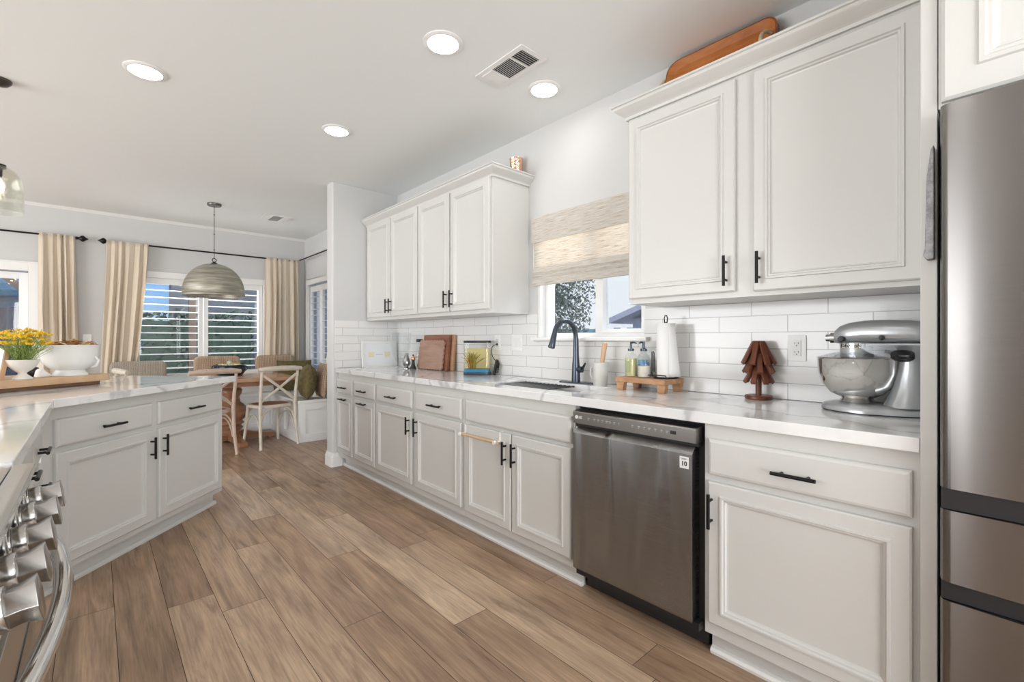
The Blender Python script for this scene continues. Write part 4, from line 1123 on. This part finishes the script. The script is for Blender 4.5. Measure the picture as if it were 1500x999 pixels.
def vent(label, x, y, w, l, rz=0):
    t = thing('ceiling_vent', label, 'vent', (x, y, CEIL), rz, 'white ceiling vents')
    MB().box(-w / 2 + .02, -l / 2 + .02, -.002, w / 2 - .02, l / 2 - .02, -.0005).build('backing', M['ventdark'], t)
    m = MB(); b = .028
    m.box(-w / 2, -l / 2, -.006, -w / 2 + b, l / 2, -.0005).box(w / 2 - b, -l / 2, -.006, w / 2, l / 2, -.0005)
    m.box(-w / 2 + b, -l / 2, -.006, w / 2 - b, -l / 2 + b, -.0005).box(-w / 2 + b, l / 2 - b, -.006, w / 2 - b, l / 2, -.0005)
    m.box(-w / 2 + b, -l * .19 - .006, -.006, w / 2 - b, -l * .19 + .006, -.0005)
    m.build('vent_frame', M['white'], t, bevel=.001)
    yy0, yy1 = -l * .19 + .006, l * .20
    s1 = MB(); k_ = 11
    for i in range(k_):
        xc = -w / 2 + b + (w - 2 * b) * (i + .5) / k_
        st = len(s1.v); s1.box(-.0045, yy0, -.0007, .0045, yy1, .0007); s1.xf(Matrix.Translation((xc, 0, -.006)) @ Matrix.Rotation(R(-40), 4, 'Y'), st)
    s1.build('long_slats', M['white'], t)
    s2 = MB(); ya, yb = -l / 2 + b, -l * .19 - .006
    for i in range(6):
        yc = ya + (yb - ya) * (i + .5) / 6; st = len(s2.v); s2.box(-w / 2 + b, -.0045, -.0007, w / 2 - b, .0045, .0007)
        s2.xf(Matrix.Translation((0, yc, -.006)) @ Matrix.Rotation(R(40), 4, 'X'), st)
    s2.build('cross_slats', M['white'], t)
    MB().box(-w / 2 + b, yy1, -.009, w / 2 - b, l / 2 - b, -.002).build('closed_damper', M['white'], t, bevel=.001)
    return t
vent('large rectangular white ceiling vent between the recessed lights', 1.662, 1.852, .185, .375)
vent('small white ceiling vent above the dining nook', 1.626, 6.07, .30, .30, R(90))

# ---- dome pendant
t = thing('dome_pendant', 'large hammered grey-gold dome pendant hanging over the dining table', 'pendant light', (.955, 5.87, CEIL))
dm = mat('antique_metal', (.40, .36, .25), .42, .8); tt = NT(dm)
f1 = tt.noise(tt.coord((1, 1, 14)), 3, 5, .65)
tt.link(tt.ramp(f1, [(.3, (.24, .225, .18)), (.5, (.40, .38, .31)), (.72, (.60, .58, .52))]), tt.b.inputs['Base Color']); tt.bump(f1, .3, .004)
MB().lathe([(.0001, -.0005), (.066, -.0005), (.066, -.018), (.060, -.026), (.0001, -.027)], 32).build('canopy', mat('dark_nickel', (.16, .15, .14), .35, .9), t, smooth=40)
cm = MB(); zt, zb = -.026, -.60
cm.cyl((0, 0, zt), (0, 0, -.60), .0028, n=8)
for z_ in (-.12, -.33, -.5): cm.lathe([(.0001, z_ - .006), (.007, z_ - .003), (.007, z_ + .003), (.0001, z_ + .006)], 10)
cm.build('cord', M['black'], t, smooth=40)
cm = MB(); cm.tube([(.018 * math.cos(a_), 0, -.612 + .020 * math.sin(a_)) for a_ in [2 * PI * i / 16 for i in range(16)]], .0045, 8, True)
cm.lathe([(.0001, -.632), (.014, -.634), (.030, -.645), (.034, -.655), (.0001, -.657)], 20); cm.build('hanging_loop', M['black'], t, smooth=50)
pr = [(.030, -.652)]
for i in range(1, 15):
    a_ = R(90 - 90 * i / 14); pr.append((.290 * math.cos(a_) ** .92, -.985 + .332 * math.sin(a_) ** .95))
pr += [(.295, -.990), (.294, -1.002), (.290, -1.004), (.286, -.996)]
for i in range(13, 0, -1):
    a_ = R(90 - 90 * i / 14); pr.append((.283 * math.cos(a_) ** .92, -.985 + .324 * math.sin(a_) ** .95))
MB().lathe(pr, 56).build('shade', dm, t, smooth=50)
MB().lathe([(.0001, -.668), (.022, -.67), (.022, -.73), (.0001, -.732)], 16).build('socket', M['black'], t)
MB().lathe([(.0001, -.732), (.018, -.745), (.032, -.79), (.024, -.825), (.0001, -.838)], 18).build('bulb', M['trim'], t, smooth=60)
# ---- glass pendant at left edge
t = thing('glass_pendant', 'seeded clear glass dome pendant over the peninsula at the left edge', 'pendant light', (-.41, 3.877, CEIL))
MB().lathe([(.0001, -.0005), (.058, -.0005), (.056, -.012), (.042, -.028), (.02, -.036), (.0001, -.037)], 32).build('canopy', mat('bronze', (.10, .09, .08), .3, .9), t, smooth=40)
MB().cyl((0, 0, -.036), (0, 0, -.49), .004, n=8).build('stem', M['black'], t)
MB().lathe([(.03, -.485), (.034, -.49), (.070, -.513), (.094, -.545), (.104, -.60), (.105, -.748), (.1025, -.748), (.1015, -.60), (.091, -.548), (.068, -.516), (.03, -.493)], 44).build('glass_shade', M['seeded'], t, smooth=60)
MB().lathe([(.0001, -.48), (.034, -.482), (.034, -.50), (.02, -.505), (.018, -.55), (.0001, -.552)], 20).build('socket', M['black'], t, smooth=40)
MB().lathe([(.0001, -.552), (.012, -.56), (.028, -.60), (.022, -.635), (.0001, -.648)], 18).build('bulb', M['bulb'], t, smooth=60)

# ================================================================== DINING NOOK
# banquette
t = thing('corner_banquette', 'white built-in corner bench with panelled sides under the dining windows', 'bench', (2.0, 6.4, 0))
def bb(m, x0, y0, z0, x1, y1, z1): m.box(x0 - 2.0, y0 - 6.4, z0, x1 - 2.0, y1 - 6.4, z1)
m = MB(); bb(m, 1.735, 5.56, .0, XW - .003, YB - .003, .445); bb(m, -.05, 6.70, 0, 1.735, YB - .003, .445); m.build('bench_base', M['trim'], t)
m = MB(); L_ = [(1.715, 5.54), (XW - .003, 5.54), (XW - .003, YB - .003), (-.07, YB - .003), (-.07, 6.68), (1.715, 6.68)]
m.prism([(a - 2.0, b - 6.4) for a, b in L_], .446, .485, 2); m.build('seat_board', M['trim'], t, bevel=.006)
fr = MB()      # shaker frames on the end and on the long side
for (x0, x1, z0, z1) in ((1.735, 1.80, 0, .445), (2.235, 2.297, 0, .445), (1.80, 2.235, .37, .445), (1.80, 2.235, 0, .09)): bb(fr, x0, 5.545, z0, x1, 5.56, z1)
for (y0, y1, z0, z1) in ((5.56, 5.62, 0, .445), (6.62, 6.68, 0, .445), (6.08, 6.14, .09, .37), (5.62, 6.62, .37, .445), (5.62, 6.62, 0, .09)): bb(fr, 1.72, y0, z0, 1.735, y1, z1)
for (x0, x1, z0, z1) in ((0, .06, 0, .445), (1.66, 1.72, .09, .37), (.84, .90, .09, .37), (.06, 1.72, .37, .445), (.06, 1.72, 0, .09)): bb(fr, x0, 6.685, z0, x1, 6.70, z1)
fr.build('panel_frame', M['trim'], t, bevel=.002)

def cushion(name, label, loc, rot, w, h, d, m, group=None, pinch=.35, cat='cushion'):
    """pillow: w wide, h tall, d thick, stands on its edge at loc"""
    n = 12; v = []; f = []
    for sgn in (1, -1):
        for i in range(n + 1):
            for j_ in range(n + 1):
                u, vv = i / n * 2 - 1, j_ / n * 2 - 1
                th_ = ((1 - abs(u) ** 2.6) * (1 - abs(vv) ** 2.6)) ** .55
                kx = 1 - .07 * pinch * (1 - vv * vv) * 2; kz = 1 - .07 * pinch * (1 - u * u) * 2
                v.append((u * w / 2 * kx, sgn * d / 2 * th_, h / 2 + vv * h / 2 * kz))
    K = (n + 1) ** 2
    for b in (0, K):
        for i in range(n):
            for j_ in range(n):
                a = b + i * (n + 1) + j_; f.append((a, a + 1, a + n + 2, a + n + 1))
    mb = MB().add(v, f); o = mb.build(name, m, smooth=70)
    o.location = loc; o.rotation_euler = rot
    return tag(o, label, cat, group)
M['rattan'] = None
def woven(name, c0, c1, s=26):
    m = mat(name, c0, .8); tt = NT(m); v = tt.coord((1, 1, 1))
    w1_ = tt.n('TexWave', {'Vector': v, 'Scale': s, 'Distortion': 3.0, 'Detail': 2}, bands_direction='Z').outputs['Fac']
    w2_ = tt.n('TexWave', {'Vector': v, 'Scale': s * .6, 'Distortion': 2.5, 'Detail': 2}, bands_direction='X').outputs['Fac']
    mm = tt.n('Math', {0: w1_, 1: w2_}, operation='MULTIPLY').outputs[0]
    tt.link(tt.ramp(mm, [(.05, c0), (.5, c1)]), tt.b.inputs['Base Color']); tt.bump(mm, .8, .01)
    return m
M['seagrass'] = woven('seagrass', (.42, .27, .17), (.74, .58, .43))
M['greygrass'] = woven('grey_seagrass', (.36, .30, .23), (.72, .66, .57), 34)
M['olive'] = cloth('olive_velvet', (.105, .082, .03), (.17, .137, .055), 30)
M['oat'] = cloth('oat_linen', (.62, .54, .44), (.70, .62, .52), 90)
M['ivory'] = cloth('ivory_linen', (.80, .77, .71), (.86, .84, .79), 90)
ST = .486
YBK = 6.90
def backcushion(label, x0, x1, m, top=.975):
    # woven back rest standing on the bench against the window wall
    w = x1 - x0; h = top - ST; t = thing('woven_backrest', label, 'backrest', ((x0 + x1) / 2, YBK, ST), 0, 'woven backrests on the window bench')
    mb = MB().prism(rrect(-w / 2, 0, w / 2, h, .06), -.045, .045, 1); mb.xf(Matrix.Rotation(R(-6), 4, 'X')); mb.build('woven_body', m, t, bevel=.03, seg=4, smooth=60)
    return t
backcushion('greyish woven seagrass backrest below the second curtain, leftmost on the window bench', .115, .635, M['greygrass'], .935)
backcushion('tan woven seagrass backrest under the centre of the back window', .91, 1.42, M['seagrass'], .975)
backcushion('tan woven seagrass backrest beneath the corner curtain', 1.60, 2.09, M['seagrass'], .975)
cushion('throw_pillow', 'plump olive velvet pillow on the bench end nearest the wing wall', (1.85, 5.70, ST), (R(-6), 0, R(-103)), .43, .41, .20, M['olive'])
cushion('throw_pillow', 'brown woven pillow behind the olive one on the bench end', (2.02, 5.70, ST), (R(-6), 0, R(-97)), .42, .42, .12, M['seagrass'])
cushion('throw_pillow', 'pale striped pillow leaning against the side window, behind the brown woven one', (2.13, 5.74, ST), (R(-8), 0, R(-89)), .45, .52, .10, cloth('pale_sage_stripe', (.60, .60, .52), (.76, .76, .70), 40, scale=(1, 1, .1)))
cushion('throw_pillow', 'beige pillow on the back bench seen under the table', (1.17, 6.765, ST), (R(-10), 0, 0), .34, .30, .10, M['oat'])
cushion('throw_pillow', 'ivory lumbar pillow on the back bench seen between the chair rails', (1.575, 6.765, ST), (R(-10), 0, 0), .43, .32, .10, M['ivory'])
cushion('throw_pillow', 'dull olive pillow in the bench corner right of the ivory one', (2.04, 6.72, ST), (R(-10), 0, R(-12)), .44, .42, .12, M['olive'])

# ---- dining table
t = thing('dining_table', 'wooden pedestal dining table in the nook', 'table', (1.17, 6.17, 0))
M['tablew'] = wood('table_oak', (.36, .19, .10), (.52, .31, .18), .22, (1, 5, 1), 4)
M['pedw'] = wood('turned_oak', (.24, .11, .055), (.40, .21, .12), .28, (1, 1, 3), 5)
MB().box(-.58, -.47, .715, .60, .47, .755).build('table_top', M['tablew'], t, bevel=.006)
MB().box(-.48, -.37, .66, .50, -.345, .714).box(-.48, .345, .66, .50, .37, .714).box(-.48, -.345, .66, -.455, .345, .714).box(.475, -.345, .66, .50, .345, .714).build('apron', M['pedw'], t)
MB().lathe([(.11, .085), (.12, .12), (.10, .14), (.125, .165), (.10, .19), (.135, .215), (.115, .245), (.15, .28), (.172, .33), (.168, .38), (.13, .43), (.095, .46), (.085, .52), (.11, .56), (.115, .60), (.10, .62), (.12, .65), (.12, .714)], 36).build('pedestal', M['pedw'], t, smooth=45)
for i in range(4):
    fmb = MB().prism([(.0, .02), (.0, .13), (.12, .125), (.30, .075), (.44, .055), (.47, .03), (.46, .0), (.40, .0), (.36, .02)], -.045, .045, 1)
    fmb.xf(Matrix.Rotation(PI / 2 * i + R(4), 4, 'Z')); fmb.build('pedestal_foot', M['pedw'], t, bevel=.006)
# ---- pot on the table
t = thing('serving_pot', 'dark enamel pot with two ring handles on the dining table', 'pot', (1.20, 6.40, .7555))
pm = mat('blue_black_enamel', (.025, .035, .055), .22, .2)
MB().lathe([(.0001, 0), (.125, 0), (.14, .01), (.168, .05), (.170, .085), (.158, .118), (.165, .128), (.160, .130), (.152, .118), (.162, .085), (.158, .05), (.130, .014), (.0001, .012)], 36).build('pot_body', pm, t, smooth=60)
for s_ in (-1, 1):
    MB().tube([(s_ * .160, 0, .065), (s_ * .195, 0, .065), (s_ * .215, 0, .085), (s_ * .210, 0, .108), (s_ * .185, 0, .115), (s_ * .160, 0, .108)], .008, 8).xf(Matrix.Rotation(R(-42), 4, 'Z')).build('handle', pm, t, smooth=60)
yl = mat('lemon', (.72, .60, .22), .5); gn = mat('pale_green_gourd', (.50, .52, .36), .6)
for i in range(9):
    a_ = 2 * PI * i / 8; r_ = .100 if i < 8 else 0
    o = MB().lathe([(.0001, -.036), (.012, -.032), (.027, -.018), (.031, 0), (.027, .018), (.012, .032), (.0001, .036)], 14).xf(Matrix.Rotation(R(80), 4, 'Y')).build('fruit', yl if i % 2 else gn, smooth=60)
    o.location = (1.20 + r_ * math.cos(a_), 6.40 + r_ * math.sin(a_), .7555 + (.110 if i < 8 else .145)); o.rotation_euler = (0, 0, a_ * 2.3)
    side = ['right', 'back right', 'back', 'back left', 'left', 'front left', 'front', 'front right', 'top middle'][i]
    tag(o, ('yellow' if i % 2 else 'pale green') + ' round fruit at the ' + side + ' of the dark enamel pot', 'fruit', 'fruit in the enamel pot')

# ---- cross-back chairs: local +y is the front
M['chalk'] = wood('chalky_wood', (.60, .53, .43), (.74, .68, .58), .6, (1, 1, 1), 12)
M['tanchair'] = wood('blond_wood', (.56, .42, .33), (.66, .52, .43), .5, (1, 1, 1), 12)
M['rush'] = woven('rattan_seat', (.28, .13, .07), (.46, .24, .13), 60)
def crossback(label, loc, rz, cm):
    t = thing('cross_back_chair', label, 'chair', loc, rz, 'cross-back chairs around the dining table')
    # seat
    sp = []
    for i in range(32):
        a_ = 2 * PI * i / 32; x_ = math.cos(a_); y_ = math.sin(a_)
        sp.append((.215 * math.copysign(abs(x_) ** .75, x_), .205 * math.copysign(abs(y_) ** .8, y_) + .005))
    n = len(sp)
    m = MB(); v = [(p[0], p[1], .440) for p in sp] + [(p[0], p[1], .468) for p in sp] + [(p[0] * .86, p[1] * .86, .470) for p in sp] + [(p[0] * .86, p[1] * .86, .440) for p in sp]
    m.add(v, [(j_ * n + i, j_ * n + (i + 1) % n, ((j_ + 1) % 4) * n + (i + 1) % n, ((j_ + 1) % 4) * n + i) for j_ in range(4) for i in range(n)])
    m.build('seat_frame', cm, t, smooth=40)
    MB().prism([(p[0] * .865, p[1] * .865) for p in sp], .448, .466, 2).build('seat', M['rush'], t)
    for s_ in (-1, 1):
        MB().tube([(s_ * .165, .165, .445), (s_ * .175, .185, .25), (s_ * .195, .215, 0)], [.019, .017, .014], 10).build('leg', cm, t, smooth=60)
        MB().tube([(s_ * .205, -.225, 0), (s_ * .195, -.190, .22), (s_ * .190, -.180, .45), (s_ * .192, -.195, .62), (s_ * .196, -.235, .855)], [.0145, .017, .019, .017, .015], 10).build('rear_leg', cm, t, smooth=60)
        MB().tube(bez((s_ * .182, .195, .20), (s_ * .175, .17, .43), (s_ * .10, .175, .435), (s_ * .02, .178, .432), 10), .0085, 8).build('bentwood_brace', cm, t, smooth=60)
        MB().tube(bez((s_ * .192, -.188, .20), (s_ * .18, -.175, .43), (s_ * .10, -.178, .432), (s_ * .02, -.178, .430), 10), .0085, 8).build('bentwood_brace', cm, t, smooth=60)
        MB().tube(bez((s_ * .190, -.17, .18), (s_ * .185, -.10, .42), (s_ * .18, .10, .42), (s_ * .183, .19, .18), 12), .0085, 8).build('side_brace', cm, t, smooth=60)
        MB().tube(bez((s_ * .180, -.222, .80), (s_ * .05, -.235, .70), (-s_ * .05, -.215, .62), (-s_ * .192, -.182, .505), 12), [.006 + .002] * 13, 8, sq=1.9).build('cross_brace', cm, t, smooth=60)
    MB().tube([(-.235, -.232, .862), (-.15, -.252, .868), (0, -.262, .872), (.15, -.252, .868), (.235, -.232, .862)], [.022, .028, .030, .028, .022], 12, sq=1.0).build('top_rail', cm, t, smooth=60)
    return t
crossback('chalky white cross-back chair facing the table, in full view beside the bench', (1.467, 5.70, 0), R(11), M['chalk'])
crossback('blond wood chair mostly hidden behind the peninsula corner, second from the bench', (.83, 5.60, 0), R(14), M['tanchair'])
c3 = crossback('white cross-back chair at the left end of the dining table', (.42, 6.12, 0), R(-80), M['chalk'])

# ---- curtains and rods
M['linen'] = cloth('cream_linen', (.86, .75, .61), (.90, .81, .68), 200, .9, bump=.1, transl=.30)
def curtain(label, x0t, x1t, x0b, x1b, yc, ztop, zbot, folds, seed, axis='y', amp=.030):
    r_ = random.Random(seed); ph = [r_.uniform(-.5, .5) for _ in range(folds * 2 + 3)]
    t = thing('curtain', label, 'curtain', ((x0t + x1t) / 2, yc, zbot), 0, 'cream curtains'); ox = (x0t + x1t) / 2
    nu, nz = folds * 10, 26; v = []; f = []
    for j_ in range(nz + 1):
        s_ = j_ / nz; z_ = (ztop - zbot) * (1 - s_)
        e = s_ ** 1.3
        a, b = x0t + (x0b - x0t) * e, x1t + (x1b - x1t) * e
        for i in range(nu + 1):
            u = i / nu; k_ = u * folds
            q = k_ + .18 * math.sin(k_ * 1.7 + seed) + .10 * s_ * math.sin(s_ * 5 + seed + k_)
            am = amp * (.45 + .75 * min(1, s_ * 3)) * (.8 + .35 * math.sin(k_ * 2.3 + seed))
            x_ = a + (b - a) * u + .012 * math.sin(4 * PI * q)
            y_ = am * math.sin(2 * PI * q) - .014
            v.append((x_ - ox, y_, z_))
    for j_ in range(nz):
        for i in range(nu):
            a = j_ * (nu + 1) + i; f.append((a, a + 1, a + nu + 2, a + nu + 1))
    o = MB().add(v, f).build('fabric', M['linen'], t, smooth=80)
    md = o.modifiers.new('th', 'SOLIDIFY'); md.thickness = .004
    return t
YR = 7.052
curtain('cream curtain panel left of the bare wall strip, beside the sliding door', -.455, -.165, -.46, -.105, YR, 2.338, .03, 5, 1)
curtain('cream curtain panel at the left side of the back window, swept aside', .105, .475, .03, .33, YR, 2.332, .50, 5, 4)
curtain('cream curtain panel in the dining corner between the two windows', 1.742, 2.185, 1.725, 2.20, YR, 2.335, .50, 6, 9)
def rod(label, p0, p1, fin0=False, fin1=False, brackets=()):
    t = thing('curtain_rod', label, 'curtain rod', p0); a = Vector((0, 0, 0)); b = Vector(p1) - Vector(p0); d = b.normalized()
    MB().cyl(a, b, .0095, n=12).build('rod', M['black'], t, smooth=50)
    for fl_, q, s_ in ((fin0, a, -1), (fin1, b, 1)):
        if fl_:
            pts = [q + d * s_ * k_ for k_ in (0, .012, .02, .03, .045, .062, .078, .09, .105)]
            MB().tube(pts, [.012, .019, .013, .014, .030, .036, .024, .012, .004], 14).build('finial', M['black'], t, smooth=60)
    for q in brackets:
        qq = Vector(q) - Vector(p0)
        perp = Vector((0, 1, 0)) if abs(d.x) > .5 else Vector((1, 0, 0))
        MB().cyl(qq, qq + perp * .068, .007, n=8).cyl(qq + perp * .064, qq + perp * .0695, .022, n=14).build('bracket', M['black'], t, smooth=40)
    return t
ZR = 2.318
rod('black curtain rod with finial over the sliding door', (-2.6, YR, ZR), (-.165, YR, ZR), False, True, [(-.20, YR, ZR)])
rod('long black curtain rod with finial across the back window', (.125, YR, ZR), (2.18, YR, ZR), True, False, [(.15, YR, ZR)])
rod('black curtain rod over the side window', (2.205, 7.03, ZR + .02), (2.205, 4.47, ZR + .02), False, False, [])
# light switch on the strip of wall
t = thing('wall_switch', 'white light switch on the bare wall strip between curtains', 'switch', (-.07, YB - .0005, 1.19))
MB().prism(rrect(-.036, -.058, .036, .058, .005), -.006, 0, 1).build('cover_plate', M['white'], t)
MB().box(-.016, -.010, -.032, .016, -.006, .032).build('rocker', M['trim'], t)

# ================================================================== OUTSIDE
G = -.08
def noisy(name, c0, c1, s, rough=.9):
    m = mat(name, c0, rough); tt = NT(m); f = tt.noise(tt.coord(), s, 6, .7)
    tt.link(tt.ramp(f, [(.35, c0), (.65, c1)]), tt.b.inputs['Base Color']); tt.bump(f, .6, .03); return m
gr = MB().box(-30, YB + .3, G - .1, 3, 40, G).box(XW + .2, -20, G - .1, 40, 40, G - .001)
o = gr.build('ground', noisy('patio_concrete', (.42, .40, .37), (.52, .50, .46), 3)); tag(o, 'pale concrete patio outside', 'ground'); struct(o)
# fence
def fence(label, p0, p1, h, m, cat='fence'):
    t = thing('board_fence', label, cat, (p0[0], p0[1], G)); d = Vector((p1[0] - p0[0], p1[1] - p0[1], 0)); L = d.length; ang = math.atan2(d.y, d.x); t.rotation_euler = (0, 0, ang)
    mb = MB(); k_ = int(L / .15)
    for i in range(k_): mb.box(i * .15 + .004, 0, .03, (i + 1) * .15 - .004, .02, h + .012 * math.sin(i * 2.7))
    mb.build('fence_boards', m, t)
    for i in range(int(L / 2.4) + 1): MB().box(i * 2.4 - .05, .021, 0, i * 2.4 + .05, .12, h).build('fence_post', m, t)
    return t
M['fence'] = wood('weathered_fence', (.22, .17, .15), (.36, .29, .26), .8, (6, 1, .6), 3)
fence('weathered board fence seen through the sliding door', (-9, 12.4), (.4, 12.4), 1.85, M['fence'])
fence('blue-green painted fence beyond the side yard outside the sink window', (7.4, -3), (7.4, 9.2), 1.48, noisy('blue_green_paint', (.16, .33, .38), (.24, .42, .46), 6))
def hedge(label, x0, x1, y0, y1, h, c0, c1, seed, cat='hedge'):
    t = thing('hedge', label, cat, ((x0 + x1) / 2, (y0 + y1) / 2, G)); r_ = random.Random(seed); mb = MB()
    w, d = x1 - x0, y1 - y0
    for i in range(int(2200 * min(3, w * h / 4))):
        x_ = r_.uniform(-w / 2, w / 2); z_ = r_.uniform(0, h) ; y_ = r_.uniform(-d / 2, d / 2)
        z_ = min(z_, h - .15 * abs(math.sin(x_ * 3 + seed)))
        n_ = Vector((r_.gauss(0, 1), r_.gauss(0, 1), r_.gauss(.4, 1))).normalized(); a = n_.orthogonal().normalized() * r_.uniform(.04, .09); b = n_.cross(a) * .5
        c = Vector((x_, y_, z_)); mb.add([c - a, c - b, c + a, c + b], [(0, 1, 2, 3)], mi=r_.choice((0, 1)))
    mb.box(-w / 2 + .1, -d / 2 + .1, 0, w / 2 - .1, d / 2 - .1, h - .25)
    mb.build('hedge_foliage', [mat('hedge_dark', c0, .7), mat('hedge_light', c1, .7)], t)
    return t
hedge('dark green hedge beyond the dining room back window', -.3, 2.4, 10.2, 11.0, 1.85, (.05, .085, .06), (.13, .19, .12), 3)
hedge('purplish flowering hedge in front of the fence beyond the sliding door', -5.2, -.2, 11.5, 12.2, 1.25, (.07, .08, .13), (.20, .19, .30), 5)
# neighbour house with teal-grey roof, beyond the fence
def house(label, x0, x1, y0, y1, hw_, hr, wm, rm, cat='house'):
    t = thing('neighbour_house', label, cat, ((x0 + x1) / 2, (y0 + y1) / 2, G)); w, d = (x1 - x0) / 2, (y1 - y0) / 2
    MB().box(-w, -d, 0, w, d, hw_).build('house_wall', wm, t)
    e = .4; MB().prism([(-d - e, hw_ - .05), (0, hr), (d + e, hw_ - .05), (d + e, hw_ + .08), (0, hr + .15), (-d - e, hw_ + .08)], -w - e, w + e, 0).build('house_roof', rm, t)
    MB().box(-.6, -d - .02, 1.0, .6, -d + .02, 1.9).build('house_window', mat('dark_pane', (.05, .06, .07), .1), t)
    return t
roofm = noisy('teal_shingle', (.20, .34, .37), (.30, .45, .47), 14); hwall = noisy('pale_stucco', (.50, .50, .49), (.56, .56, .55), 20)
house('single storey house with a teal roof beyond the fence outside the sliding door', -9.5, -.6, 15.5, 21, 2.3, 4.4, hwall, roofm)
house('pale house with a blue-grey roof across the side yard from the sink window', 9.5, 16, -1.5, 6.2, 1.7, 3.1, noisy('white_stucco', (.72, .72, .72), (.80, .80, .80), 20), noisy('pale_roof', (.52, .50, .56), (.62, .60, .66), 10))
house('grey house wall beyond the hedge behind the dome pendant', 1.62, 8.5, 11.6, 17, 3.3, 4.9, noisy('grey_stucco', (.30, .30, .29), (.35, .35, .34), 20), noisy('grey_roof', (.15, .15, .16), (.22, .22, .23), 12))
# patio cover: posts, beam and brace
pc = thing('patio_cover', 'brown timber patio cover beam and brace outside the glass', 'patio cover', (0, 9.4, G))
bm_ = wood('dark_timber', (.11, .075, .055), (.18, .13, .10), .7, (1, 1, 1), 8)
MB().box(-6, -.07, 2.32, -.25, .07, 2.52).build('beam', bm_, pc)
for x_ in (-.42, -4.2): MB().box(x_ - .07, -.07, 0, x_ + .07, .07, 2.32).build('post', bm_, pc)
MB().tube([(-.42, 0, 1.62), (-1.12, 0, 2.34)], .06, 4).build('brace', bm_, pc)
pc2 = thing('garden_pergola', 'dark timber gable frame beyond the back window', 'pergola', (1.75, 9.7, G))
MB().tube([(-.55, 0, 2.0), (.15, 0, 2.75), (.9, 0, 2.0)], .06, 4).build('gable_beam', bm_, pc2)
for x_ in (-.5, .85): MB().box(x_ - .05, -.05, 0, x_ + .05, .05, 2.05).build('post', bm_, pc2)
MB().box(.1, -.02, 2.0, .2, .02, 2.7).build('king_post', bm_, pc2)
t = thing('patio_bulb', 'warm glowing bulb under the patio cover outside the sliding door', 'light bulb', (-.86, 9.40, 2.00))
MB().lathe([(.0001, -.06), (.035, -.04), (.045, 0), (.03, .04), (.015, .06), (.0001, .062)], 14).build('glass_bulb', emit('warm_bulb', (1, .72, .35), 4), t, smooth=60)
MB().cyl((0, 0, .05), (0, 0, .24), .008, n=6).build('bulb_cord', M['black'], t)
# tree outside the sink window
def tree(label, x, y, h, r, seed, c0, c1):
    t = thing('garden_tree', label, 'tree', (x, y, G)); r_ = random.Random(seed)
    MB().tube([(0, 0, 0), (.05, .03, h * .35), (0, .05, h * .6)], [.11, .08, .05], 8).build('trunk', noisy('bark', (.12, .09, .07), (.2, .16, .12), 12), t, smooth=60)
    mb = MB()
    for i in range(9000):
        d = Vector((r_.gauss(0, 1), r_.gauss(0, 1), r_.gauss(0, 1))).normalized() * r * (r_.random() ** .45)
        c = Vector((0, 0, h - r * .95)) + Vector((d.x, d.y, d.z * 1.15))
        n_ = Vector((r_.gauss(0, 1), r_.gauss(0, 1), r_.gauss(.3, 1))).normalized(); a = n_.orthogonal().normalized() * r_.uniform(.02, .045); b = n_.cross(a) * .45
        mb.add([c - a, c - b, c + a, c + b], [(0, 1, 2, 3)], mi=r_.choice((0, 1)))
    mb.build('foliage', [mat('leaf_dark', c0, .6), mat('leaf_light', c1, .6)], t)
    return t
tree('grey-green leafy tree outside the left half of the sink window', 5.55, 5.45, 2.9, .95, 11, (.16, .20, .13), (.38, .42, .30))
